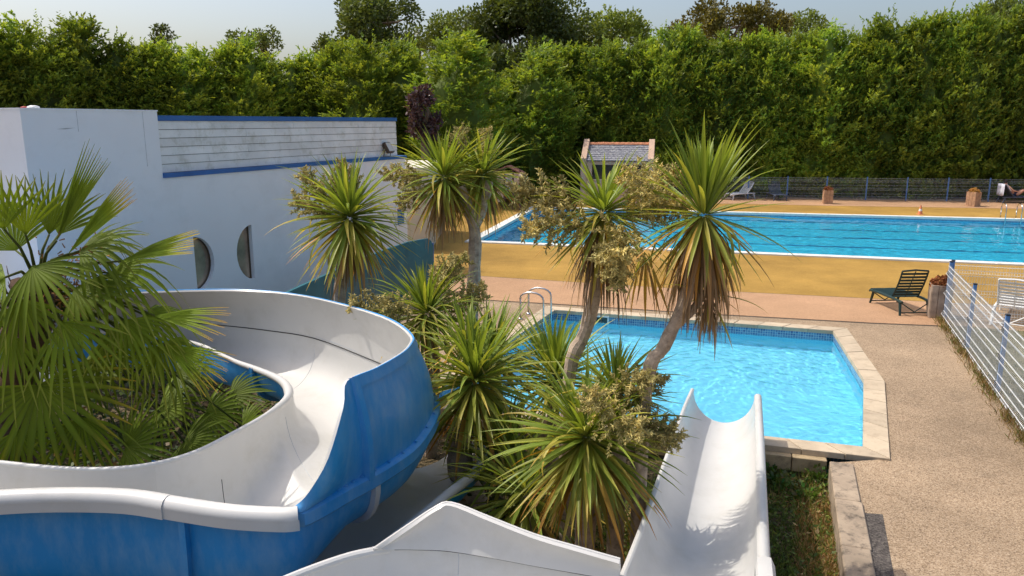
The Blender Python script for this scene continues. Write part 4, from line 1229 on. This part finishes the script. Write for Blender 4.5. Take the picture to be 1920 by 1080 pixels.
def blob_tree(name, label, px, ytop, D, halfw, seed, mat, leaf=0.26, dens=1.0, ybot=150, cat='tree', group=None, hole=0.0, flat=1.0, vtint=(1,1,1)):
    g = random.Random(seed)
    base = atD(px, 300, D); base.z = 0
    ztop = atD(px, ytop, D).z; zbot = max(0.8, atD(px, ybot, D).z); W = halfw*D/F_PX*1.02
    t = thing(name, label, cat, base, 0, group)
    zc, hz = (ztop+zbot)/2, (ztop-zbot)/2
    mb = MB(); tops_ = []
    mb.tube([(0,0,-.2),(.1,0,zbot*.5),(0,.1,zbot),(0,0,zc)], [.32,.25,.2,.1], 8)
    nb = int(26*dens)+6
    blobs = []
    for k in range(nb):
        while True:
            q = Vector((g.uniform(-1,1), g.uniform(-1,1), g.uniform(-1,1)))
            if .25 < q.length < 1: break
        q = q.normalized()*q.length**.45*.86
        c = Vector((q.x*W, q.y*W, zc+q.z*hz))
        blobs.append((c, g.uniform(.20,.36)*min(W, hz*1.3)*1.05))
        if k % 3 == 0:
            s = Vector((0,0,lerp(zbot,zc,g.random())*1.0)); m_ = (s+c)/2+Vector((g.gauss(0,.2),g.gauss(0,.2),-.2))
            mb.tube([s, m_, c], [.10,.07,.025], 5, cap=False)
    mb.build('trunk', [M_barkbrown], t, local=True)
    cr_ = MB()
    for c, r in blobs:
        v = g.uniform(.75,1.25)
        nl = int(150*dens*(r/.8)**1.6)+40
        for k in range(nl):
            d = Vector((g.gauss(0,1),g.gauss(0,1),g.gauss(0,1))).normalized()
            p = c+Vector((d.x,d.y,d.z*flat))*r*(g.random()**.4)*1.05
            ld = (d+Vector((g.gauss(0,.7),g.gauss(0,.7),g.gauss(.1,.7))))
            vv = v*g.uniform(.75,1.3)
            leafq(cr_, p, ld, leaf*g.uniform(.7,1.3), leaf*g.uniform(.45,.7), g, (vv*vtint[0],vv*vtint[1],vv*vtint[2]))
    cr_.build('crown', [mat], t, local=True)
    return t
BT = [('oak_tree','tall dark broadleaf tree with sky gaps rising behind the left hedge',722,-18,56,82,1,M_broad,.28,1.3,105),
 ('broadleaf_tree','low dark tree left of the tall dark broadleaf tree',632,66,58,34,2,M_broad,.25,.6,115),
 ('broadleaf_tree','pale green leafy tree right of the tall dark tree',868,22,58,66,3,M_broad,.25,1.2,125),
 ('oak_tree','largest dark tree towering over the middle of the hedge',985,-30,54,108,4,M_broad,.28,2.0,235),
 ('broadleaf_tree','mid green tree on the right shoulder of the largest tree',1125,25,56,85,5,M_broad,.26,1.3,120),
 ('chestnut_tree','wide olive brown tree crown above the right hedge',1352,4,58,106,6,M_olive,.26,1.5,100),
 ('broadleaf_tree','small pale tree crown right of the olive brown crown',1492,24,62,46,7,M_broad,.24,.8,90),
 ('oak_tree','dark tree crown above the hedge at the far right',1858,2,60,72,8,M_broad,.28,1.0,80),
 ('pine_tree','irregular dark pine poking above the left hedge',510,46,62,30,9,M_broad,.24,.5,105),
 ('pine_tree','low dark pine crown left of the irregular pine',462,60,62,26,10,M_broad,.24,.4,105),
 ('broadleaf_tree','tiny dark tree top over the left hedge',325,46,60,18,11,M_broad,.24,.35,90),
 ('broadleaf_tree','thin sparse tree between the tall dark tree and the pale leafy tree',790,34,60,26,12,M_broad,.22,.45,110),
 ('broadleaf_tree','dark tree filling the gap left of the hedge end',935,60,50,45,13,M_broad,.27,1.2,300)]
for nm, lb_, px, yt, D, hw, sd_, m_, lf, dn_, yb in BT:
    vt = (1.5,1.45,1.2) if 'pale' in lb_ or 'mid green' in lb_ else (1,1,1)
    blob_tree(nm, lb_, px, yt, D, hw, sd_, m_, lf, dn_, yb, vtint=vt)
blob_tree('purple_shrub','dark purple leaved shrub at the corner of the white building', 797, 160, 38.0, 31, 31, M_purple, .2, 1.2, 275, 'shrub')

# ------------------------------------------------------------------ strap leaved cordylines
def strap(seed, e0, L, W, droop, pal):
    g = random.Random(seed); n = 7; P = []; x = z = 0.0; rows_ = []; cols = []
    y = 0.0; yaw = g.gauss(0,.10)
    for i in range(n+1):
        s = i/n; e = e0-droop*s**1.7
        w = W*(0.55+1.2*s if s < .35 else (0.97*(1-((s-.35)/.65)**1.7)))
        w = max(w, .002)
        fold = .28*w
        up = Vector((-math.sin(e),0,math.cos(e)))
        c = Vector((x, y, z))
        rows_.append([c+Vector((0,-w/2,0))+up*fold, c, c+Vector((0,w/2,0))+up*fold])
        a, b, cc = pal
        col = tuple(lerp(a[k], b[k], min(1,s/.6)) if s < .6 else lerp(b[k], cc[k], (s-.6)/.4) for k in range(3))
        cols += [col, tuple(q*.93 for q in col), col]
        st = L/n; x += st*math.cos(e); z += st*math.sin(e); y += st*yaw*s
    mb = MB(); m = 3
    mb.add([p for r in rows_ for p in r], [(i*m+j,i*m+j+1,(i+1)*m+j+1,(i+1)*m+j) for i in range(n) for j in range(2)], 0, cols)
    return mb.mesh('leaf', [M_blade], smooth=True)
G1 = ((.20,.28,.05),(.22,.30,.045),(.28,.35,.055))
G2 = ((.30,.33,.07),(.32,.36,.055),(.42,.40,.075))
G3 = ((.34,.33,.07),(.47,.42,.07),(.60,.40,.075))
G4 = ((.42,.31,.08),(.60,.34,.06),(.52,.23,.055))
G5 = ((.27,.18,.085),(.40,.23,.09),(.34,.20,.10))
BINS = []
for b in range(13):
    e = R(88-13*b)
    pals = (G1,G1,G1) if b < 3 else (G1,G2,G1) if b < 6 else (G2,G1,G3) if b < 9 else (G3,G2,G4) if b < 11 else (G4,G3,G5) if b < 12 else (G5,G4,G5)
    BINS.append([strap(b*10+k, e+R((k-1)*5), (.80 if b < 2 else .96)*(1+.06*(k-1)), .054, R((5,28,48)[k] if b > 2 else (3,12,24)[k])*(1 if b < 9 else .55), pals[k]) for k in range(3)])
KINK = [[strap(300+b*3+k, R(88-13*b), .9, .05, R(115+20*k), (G2,G3)[k]) for k in range(2)] for b in range(13)]
def panicle_mesh(seed, nb=26, Lx=.78, spread=.40):
    g = random.Random(seed); mb = MB()
    axis = [Vector((Lx*t,0,.10*math.sin(2.2*t)-.06*t*t)) for t in (0,.2,.4,.6,.8,1)]
    mb.tube(axis, [.017,.016,.013,.010,.007,.003], 5, col=(.75,1.0,.5))
    def ax_at(t): k = min(4, int(t*5)); return lerp(axis[k], axis[k+1], t*5-k)
    for i in range(nb):
        t = .12+.86*i/nb; th = i*2.4+g.gauss(0,.3); o = ax_at(t)
        d = Vector((g.uniform(.45,.9), math.cos(th), math.sin(th)+.25)).normalized()
        L = spread*(1.1-.65*t)*g.uniform(.75,1.2); pts = [o]
        for k in range(4):
            pts.append(pts[-1]+d*L/4); d = (d+Vector((g.gauss(0,.16),g.gauss(0,.16),g.gauss(-.08,.14)))).normalized()
        mb.tube(pts, [.007,.006,.005,.004,.002], 4, cap=False, col=(.8,.95,.5))
        v0 = g.uniform(.7,1.25)
        for j in range(38):
            u = .08+.92*j/38; k = min(3, int(u*4)); p = lerp(pts[k], pts[k+1], u*4-k)
            dd = (d*.45+Vector((g.gauss(0,1),g.gauss(0,1),g.gauss(.1,1))).normalized()).normalized()
            l = g.uniform(.045,.085)*(1.15-.4*u); v = v0*g.uniform(.75,1.3)
            q = [p, p+dd*l*.35, p+dd*l*.7+Vector((0,0,g.gauss(0,.006))), p+dd*l]
            mb.tube(q, [.004,.0090,.007,.002], 4, cap=False, col=[(v*.8,v*.85,v*.7)]*4+[(v*1.1,v*1.05,v)]*4+[(v,v,v*.9)]*4+[(v*.9,v*.85,v*.7)]*4)
    return mb.mesh('flower_panicle', [M_bloom])
PAN = [panicle_mesh(k) for k in range(4)]
def skirt_mesh(seed):
    g = random.Random(seed); mb = MB()
    for i in range(150):
        th = g.uniform(0,6.28); r = g.uniform(.05,.30); L = g.uniform(.35,.75); w = g.uniform(.008,.02)
        o = Vector((.06*math.cos(th), .06*math.sin(th), g.uniform(-.35,.0)))
        q = Vector((-math.sin(th), math.cos(th), 0)); pr_ = []
        for k in range(5):
            s = k/4; c = o+Vector((r*math.cos(th)*math.sin(1.5*s), r*math.sin(th)*math.sin(1.5*s), -L*s**1.3)); ww = w*(1-s*.8)
            pr_ += [c-q*ww, c+q*ww]
        v = g.uniform(.6,1.3)
        mb.add(pr_, [(2*k,2*k+1,2*k+3,2*k+2) for k in range(4)], 0, (.32*v,.21*v,.115*v))
    return mb.mesh('dead_leaf_skirt', [M_blade])
SKIRT = [skirt_mesh(k) for k in range(3)]
def cordyline(label, base_px, base_D, trunk_pts, heads, group='cordylines between the slides and the small pool', r0=.11, seed=0, base_z=-0.32, PS=1.0, narrow=False):
    g = random.Random(seed)
    bx = atD(base_px, 900, base_D); base = Vector((bx.x, bx.y, base_z))
    t = thing('cordyline', label, 'palm lily', base, 0, group)
    for tp in trunk_pts:                       # list of polylines [(px,py,D)...] starting at the ground or on another stem
        pts = [(base.copy() if q == 'base' else atD(*q)) for q in tp[0]]
        pts = catmull(pts, 4); n = len(pts)
        rs = [lerp(tp[1], tp[2], i/(n-1))*(1+.10*math.sin(i*1.9+seed)) for i in range(n)]
        mb = MB(); mb.tube([p-base for p in pts], rs, 10); mb.build('trunk', [M_barkgrey], t, 'angle', True)
    for (px, py, D, sc_, n_leaf, emin, emax, skirt, pans) in heads:
        c = atD(px, py, D)-base; az = g.uniform(0,6.28)
        for i in range(n_leaf):
            u = (i+.5)/n_leaf
            e = lerp(emax, emin, u**.82)+g.gauss(0,5)
            if narrow: e = (lerp(89,56,u/.4) if u < .4 else lerp(56,-28,(u-.4)/.16) if u < .56 else lerp(-28,-80,(u-.56)/.44))+g.gauss(0,4)
            b = max(0, min(12, int(round((88-e)/13))))
            me = BINS[b][g.choice((0,0,1,1,2))] if b > 2 else BINS[b][g.choice((0,1,2))]
            if b > 3 and g.random() < .07: me = KINK[b][g.randrange(2)]
            az += 2.39996
            s = sc_*g.uniform(.82,1.12)*(.8+.2*min(1,u*4))
            off = Vector((0,0,.10-.26*u))*sc_
            child_copy(me, 'leaf', t, c+off+Vector((math.cos(az),math.sin(az),0))*.05*sc_, (R(g.gauss(0,6)), R(g.gauss(0,4)), az), (s,s,s))
        if skirt:
            child_copy(SKIRT[seed % 3], 'dead_leaf_skirt', t, c+Vector((0,0,-.10*sc_)), (0,0,az), (sc_*skirt,)*3)['kind'] = 'stuff'
        for (dx, dy, dz, ey, ez_, ps) in pans:
            child_copy(PAN[g.randrange(4)], 'flower_panicle', t, c+Vector((dx,dy,dz))*(.75+.25*sc_), (g.uniform(0,6), R(-ey), R(ez_)), (ps*PS,)*3)['kind'] = 'stuff'
    return t
cordyline('cordyline with one full head in front of the white wall', 648, 11.2, [(['base',(636,600,11.2),(640,520,11.2),(652,430,11.2)],.10,.085)],
  [(655,405,11.2,1.08,225,-62,84,1.0,[(-.1,.2,.1,35,160,1.0),(0,.25,.1,60,120,.9),(-.2,.1,.05,20,190,.8)])], seed=1)
cordyline('tall two headed cordyline beside the yellow deck with orange drooping leaves', 884, 12.6, [(['base',(884,600,12.6),(890,500,12.6),(888,420,12.6),(862,350,12.6)],.13,.09),([(889,430,12.6),(905,390,12.6),(918,340,12.6)],.09,.07)],
  [(832,330,12.6,1.0,185,-68,88,1.1,[(-.25,0,0,0,180,.9),(-.2,-.1,-.1,-35,200,.8),(.1,.2,.2,60,60,.8)]),(905,325,12.9,.95,165,-62,80,.9,[(0,.2,.2,65,90,.7)])], seed=2)
cordyline('cordyline buried in cream flowers over the left half of the small pool', 1062, 7.1, [(['base',(1066,720,7.1),(1098,620,7.1),(1122,520,7.1),(1128,420,7.1)],.07,.06)],
  [(1132,398,7.1,.74,170,-70,74,1.3,[(-.1,-.15,-.1,-5,200,1.0),(.1,-.2,-.15,-20,260,1.0),(.1,-.1,-.05,10,330,1.05),(.2,.1,.05,20,20,1.1),(-.2,-.1,0,12,170,1.05),(0,-.2,-.25,-35,280,.9)]),(1210,480,7.4,.66,14,-75,-45,0,[])], seed=3, PS=.80)
cordyline('slender forked cordyline with tall upright leaves over the middle of the small pool', 1196, 6.5, [(['base',(1212,730,6.5),(1245,650,6.5),(1285,560,6.5),(1318,440,6.5)],.062,.052),([(1238,668,6.5),(1262,618,6.5),(1292,590,6.5),(1322,545,6.5)],.036,.03)],
  [(1320,398,6.5,.80,190,-66,89,1.3,[(-.3,.1,.1,25,150,.8)]),(1330,550,6.5,.46,22,-72,5,.9,[])], seed=4, narrow=True, PS=.75)
cordyline('bushy dark cordyline with yellow flowers against the slide curve', 808, 10.0, [(['base',(812,700,10.0),(806,600,10.0)],.10,.085)],
  [(800,585,10.0,.9,190,-50,86,.6,[(.1,-.1,.2,45,30,.9),(.15,-.1,.05,20,20,.9),(-.35,-.2,.05,15,200,.8),(-.2,-.2,.0,25,230,.7)])], seed=5)
cordyline('dark leaning cordyline right of the blue slide bend', 905, 8.3, [(['base',(882,930,8.3),(862,860,8.3),(885,735,8.3)],.19,.12)],
  [(890,712,8.3,1.02,215,-66,86,.5,[]),(872,640,8.6,.7,60,-45,85,0,[])], seed=6)
cordyline('big low cordyline topped by a ball of cream flowers left of the straight slide', 1100, 6.5, [(['base',(1098,960,6.5),(1104,850,6.5)],.10,.09)],
  [(1098,822,6.5,.92,260,-70,70,.5,[(.15,-.12,.22,10,300,.8),(.2,-.1,.15,5,350,.8),(.28,0,.25,25,30,.8),(.1,-.1,.3,40,250,.7),(.35,-.1,.1,0,330,.7)])], seed=7, PS=.88)
cordyline('spiky young cordyline rising between the flower ball and the small pool', 1158, 6.7, [(['base',(1156,840,6.7),(1152,735,6.7)],.09,.08)],
  [(1152,728,6.7,.62,110,-30,88,0,[(.05,-.1,.0,30,300,.8)])], seed=8, PS=.8)
cordyline('upright dark green cordyline low against the left corner of the small pool', 1035, 9.6, [(['base',(1036,800,9.6),(1040,720,9.6)],.09,.08)],
  [(1040,705,9.6,1.0,150,-25,88,0,[])], seed=9)
cordyline('shaded low cordyline on the ground behind the big flowering one', 985, 7.4, [(['base',(985,935,7.4)],.09,.08)],
  [(985,925,7.4,1.0,120,-50,75,0,[]),(950,850,8.0,.85,90,-30,85,0,[])], seed=10)
cordyline('narrow cordyline standing behind the leaning one left of the small pool', 932, 9.9, [(['base',(930,740,9.9),(926,680,9.9)],.09,.08)],
  [(926,668,9.9,.95,120,-35,88,0,[])], seed=11)

# ------------------------------------------------------------------ fan palm
def frond(root, crown, hub, d, nrm, Rr, arc, seed, tip, dark=1.0, fold=.0, droop=.25):
    g = random.Random(seed); off = wloc(root)
    d = d.normalized(); nrm = (nrm-d*nrm.dot(d)).normalized(); s = d.cross(nrm)
    n = max(12, int(30*arc/R(300))); mb = MB(); wm = max(1.0, min(3.0, R(62)/arc))
    for i in range(n):
        a = (i+.5)/n*arc-arc/2; aa = abs(a)
        u = (d*math.cos(a)+s*math.sin(a)); u = (u + nrm*fold*aa).normalized()
        L = Rr*(1-.28*(aa/math.pi)**1.5)*g.uniform(.92,1.04)
        da = arc/n; side = (-d*math.sin(a)+s*math.cos(a))
        rows_, cols = [], []
        dr = droop*g.uniform(.4,1.7); v = g.uniform(.8,1.15)*(.55+.45*dark); m = 7
        for k in range(m+1):
            t = k/m
            w = wm*2*L*t*math.tan(da/2)*.98 if t < .40 else wm*2*L*.40*math.tan(da/2)*(1-((t-.40)/.60)**1.5*.9)
            w = max(w, .004)
            c = hub+u*L*t+Vector((0,0,-1))*dr*L*max(0,t-.30)**2
            rows_ += [c-side*w/2+nrm*w*.30, c, c+side*w/2+nrm*w*.30]
            gcol = (.145*v,.205*v,.016*v); tcol = tip
            f = max(0, (t-.66)/.34)**1.2 if tip else 0
            col = tuple(lerp(gcol[q], (tip[q] if tip else 0), f) for q in range(3))
            cols += [col, tuple(q*1.25 for q in col), col]
        mb.add(rows_, [(3*k+j,3*k+j+1,3*k+4+j,3*k+3+j) for k in range(m) for j in range(2)], 0, cols)
    fr = mb.build('frond', [M_palm], root, smooth=True)
    pm = MB(); mid = (crown+hub)/2+Vector((0,0,.10))
    pm.tube([crown, mid, hub], [.022,.014,.010], 6, col=(.10,.12,.03)); 
    o = pm.build('petiole', [M_palm], None, smooth=True)
    for v in o.data.vertices: v.co -= off
    o.parent = fr
    return fr
PD = 7.7
pbase = atD(25, 800, PD); pbase.z = -.32
palm = thing('fan_palm', 'big fan palm with yellow tipped fronds inside the slide loop', 'palm', pbase)
mb = MB(); tp = catmull([pbase, atD(28,800,PD), atD(38,690,PD), atD(55,590,PD), atD(70,540,PD)], 4); nn = len(tp)
mb.tube(tp, [.17+.03*math.sin(i*1.3)+.05*(i/nn) for i in range(nn)], 14); mb.build('trunk', [M_fibre], palm, smooth='angle')
g = random.Random(5); mb = MB()
for i in range(200):
    t = g.random(); k = t*(nn-1.01); c = lerp(tp[int(k)], tp[int(k)+1], k%1); th = g.uniform(0,6.28)
    o = Vector((math.cos(th), math.sin(th), 0)); p = c+o*.19; q = p+o*g.uniform(.03,.15)+Vector((g.gauss(0,.05),g.gauss(0,.05),g.uniform(-.05,.25)))
    mb.tube([p,(p+q)/2+o*.02,q], [.012,.008,.003], 3, cap=False)
mb.build('fibre', [M_fibre], palm)['kind'] = 'stuff'
crown_c = atD(72,535,PD)
YT, OT, GT = (.58,.40,.05), (.55,.30,.05), (.24,.25,.045)
def dirimg(ang, tow): # image direction (deg, 0 right 90 up) plus component towards the camera
    a = R(ang); return Vector((math.cos(a), -tow, math.sin(a)))
CAMN = Vector((0.1,-.75,.65))
FR = [ # hub px, py, D, image angle, towards, radius, arc deg, normal, tip, dark, fold, droop
 (72,722,7.0,-72,.25,.92,215,CAMN,YT,1.0,0,.25),
 (106,452,7.5,59,.0,1.05,27,Vector((-.35,-.85,.35)),GT,1.3,.1,.03),
 (128,476,7.3,43,.05,.98,22,Vector((-.3,-.8,.5)),OT,1.9,.1,.04),
 (48,440,7.5,84,.1,.66,95,Vector((.2,-.9,.3)),GT,1.6,0,.1),
 (8,430,7.4,98,.1,.62,110,Vector((.3,-.9,.3)),GT,1.4,0,.1),
 (92,440,7.9,80,-.2,.70,80,Vector((.1,-.9,.4)),GT,1.1,0,.1),
 (226,490,7.2,17,.1,.82,22,Vector((-.15,-.75,.65)),YT,1.7,.1,.08),
 (150,470,7.4,12,.1,.70,150,Vector((.1,-.6,.8)),GT,1.0,-.1,1.5),
 (205,512,7.5,-5,.1,.72,150,Vector((.2,-.6,.75)),GT,.9,-.1,1.0),
 (290,592,7.3,-2,.1,.74,40,Vector((0,-.55,.85)),OT,1.5,0,.12),
 (270,590,7.4,-20,.1,.55,190,Vector((.1,-.55,.85)),GT,1.0,-.2,1.6),
 (310,648,7.4,-22,.2,.68,50,Vector((.2,-.65,.7)),OT,1.4,0,.2),
 (300,645,7.6,-50,.2,.58,170,Vector((.2,-.65,.7)),GT,.9,-.2,1.2),
 (232,600,7.2,-62,.2,.56,150,Vector((.2,-.8,.5)),GT,.95,0,.5),
 (115,602,6.9,-58,.3,.66,120,Vector((.1,-.85,.45)),GT,1.1,0,.5),
 (20,625,6.9,-100,.3,.66,140,Vector((0,-.85,.45)),GT,1.0,0,.4),
 (152,782,7.1,-85,.2,.62,150,CAMN,GT,.75,0,.6),
 (236,838,7.3,20,.1,.66,220,Vector((.1,-.7,.7)),None,.7,0,.25),
 (30,808,7.2,-60,.2,.55,180,CAMN,None,.65,0,.3),
 (300,762,8.2,-5,.1,.60,200,Vector((.1,-.6,.8)),None,.6,0,.4),
 (330,700,8.4,15,0,.62,190,Vector((.1,-.5,.85)),None,.6,0,.4),
 (150,690,8.0,8,.1,.80,160,Vector((.0,-.5,.85)),None,.75,0,.4),
 (140,540,7.2,-15,.3,.70,140,Vector((0,-.6,.8)),GT,1.0,-.1,.6),
 (60,500,7.0,-30,.5,.70,150,Vector((0,-.6,.8)),GT,1.2,-.1,.6),
 (10,520,7.0,200,.4,.70,170,Vector((-.1,-.6,.8)),GT,1.1,-.1,.5),
 (160,470,7.9,25,-.3,.70,120,Vector((-.1,-.5,.85)),GT,.95,-.1,.5),
 (30,470,8.1,120,-.4,.70,140,Vector((0,-.5,.85)),GT,.9,0,.3),
 (110,380+60,8.3,70,-.4,.70,110,Vector((.1,-.6,.8)),GT,.85,0,.2),
 (90,650,7.6,-90,.1,.60,160,Vector((0,-.85,.45)),None,.7,0,.6),
 (190,640,7.8,-40,.1,.66,150,Vector((.1,-.75,.6)),None,.75,0,.6),
 (385,775,8.3,-10,.1,.62,200,Vector((.1,-.55,.85)),None,.8,0,.4),
 (430,742,8.6,10,.0,.55,180,Vector((.1,-.5,.85)),None,.7,0,.4),
 (345,828,7.7,-15,.2,.55,200,Vector((.1,-.6,.8)),None,.75,0,.4),
 (455,800,8.2,30,.1,.45,180,Vector((.1,-.55,.85)),None,.75,0,.4),
 (40,560,6.9,-75,.3,.62,130,Vector((0,-.85,.45)),GT,1.2,0,.5),
 (-40,640,7.2,230,.3,.70,170,Vector((-.1,-.7,.6)),GT,.9,0,.5)]
for k, (px, py, D, an, tow, Rr, arc, nv, tip, dk, fo_, dr) in enumerate(FR):
    frond(palm, crown_c, atD(px, py, D), dirimg(an, tow), nv, Rr, R(arc), 100+k, tip, dk, fo_, dr)
# small orange flower sprays in the palm crown
mb = MB(); g = random.Random(9)
for k in range(260):
    c = atD(g.gauss(135,35), g.gauss(540,45), 7.5+g.uniform(-.2,.2)); d = Vector((g.gauss(0,1),g.gauss(0,1),g.gauss(-.3,1))).normalized()*.05
    mb.tube([c, c+d], [.008,.005], 3, cap=False)
mb.build('flower_spray', [simple('palm_flower', (.26,.12,.03), .9, .4, 20)], palm)['kind'] = 'stuff'

# ------------------------------------------------------------------ low planting
def scatter(name, polys, n, z, seed, size, cols, mat, h=(0.02,.14), kind_grass=0.0):
    g = random.Random(seed); mb = MB()
    for (x0, y0, x1, y1), cnt in polys:
        for i in range(cnt):
            p = at(g.uniform(x0, x1), g.uniform(y0, y1), z); p.z = z+g.uniform(*h)*g.random()
            c = g.choice(cols); v = g.uniform(.65,1.35); c = tuple(q*v for q in c)
            if g.random() < kind_grass:
                d = Vector((g.gauss(0,.45), g.gauss(0,.45), 1)); leafq(mb, Vector((p.x,p.y,z)), d, g.uniform(.10,.22), .008, g, c)
            else:
                d = Vector((g.gauss(0,1), g.gauss(0,1), g.uniform(-.1,.7))); leafq(mb, p, d, size*g.uniform(.6,1.4), size*g.uniform(.35,.7), g, c)
    o = mb.build(name, [mat]); o['kind'] = 'stuff'; return o
M_scatter = leaf_mat('bed_leaf', (1,1,1), .25, .5, .1, True, .35, 4)
gr_, dr_ = [(.12,.19,.035),(.17,.25,.045),(.09,.14,.03),(.22,.26,.05)], [(.50,.31,.14),(.40,.25,.11),(.60,.44,.22),(.30,.18,.08)]
scatter('ground_cover', [((1415,875,1600,1100),4200),((930,900,1235,1100),5200),((1180,880,1420,1100),1500)], 0, -.31, 21, .055, gr_, M_scatter, (.0,.12), .35)
scatter('leaf_litter', [((1495,945,1590,1100),3800),((1000,960,1235,1100),2600),((1420,880,1560,950),500)], 0, -.315, 22, .065, dr_, M_scatter, (.0,.05), .25)
scatter('undergrowth', [((60,640,520,900),5200),((840,820,1000,1000),1600),((560,1000,1000,1080),0)], 0, -.31, 23, .11, [(.05,.085,.018),(.035,.06,.015),(.07,.10,.02),(.16,.11,.05)], M_scatter, (.0,.45), .3)
# leafy ivy clumps by the blocks
for k, (px, py) in enumerate(((1440,900),(1462,915),(1535,905),(1510,935))):
    g = random.Random(60+k); mb = MB(); c0_ = at(px, py, -.3)
    for i in range(140):
        d = Vector((g.gauss(0,1), g.gauss(0,1), abs(g.gauss(0,1)))).normalized(); p = c0_+d*g.uniform(.03,.20)
        leafq(mb, p, d+Vector((g.gauss(0,.5),g.gauss(0,.5),0)), g.uniform(.04,.085), .05, g, tuple(q*g.uniform(.6,1.5) for q in (.07,.12,.02)))
    mb.tube([c0_-Vector((0,0,.02)), c0_+Vector((0,0,.12))], .008, 4, col=(.1,.08,.04))
    o = mb.build('ivy', [M_scatter], loc=c0_)
    tag(o, ['ivy clump against the blocks beside the straight slide','second ivy clump from the straight slide below the blocks','ivy clump in the shaded corner by the concrete kerb','loose ivy clump between the kerb corner and the dry leaves'][k], 'plant')
# dry weeds along the foot of the near fence
mb = MB(); g = random.Random(77)
for i in range(5200):
    t = g.uniform(0.0, 9.5); cl_ = .5+.5*math.sin(t*3.1)+.4*math.sin(t*7.3+1)
    if g.random() > .35+.5*cl_: continue
    p = f_P1+fdir*t+fper*g.gauss(-.06,.075); p.z = 0
    d = Vector((g.gauss(0,.6), g.gauss(0,.6), 1)); v = g.uniform(.6,1.3)
    c = g.choice([(.32,.22,.08),(.40,.26,.10),(.24,.22,.06),(.15,.19,.04),(.26,.14,.05)])
    leafq(mb, p, d, g.uniform(.06,.20), g.uniform(.006,.016), g, tuple(q*v for q in c))
mb.build('dry_weeds', [M_scatter])['kind'] = 'stuff'
mb = MB(); g = random.Random(78)
for i in range(9000):
    p = f_P1+fdir*g.uniform(.6,8)+fper*(.15+5*g.random()**1.6); p.z = .014
    v = g.uniform(.6,1.3); c = g.choice([(.20,.18,.10),(.26,.23,.14),(.13,.14,.05)])
    leafq(mb, p, Vector((g.gauss(0,.7), g.gauss(0,.7), .8)), g.uniform(.04,.11), .009, g, tuple(q*v for q in c))
mb.build('grass', [M_scatter])['kind'] = 'stuff'
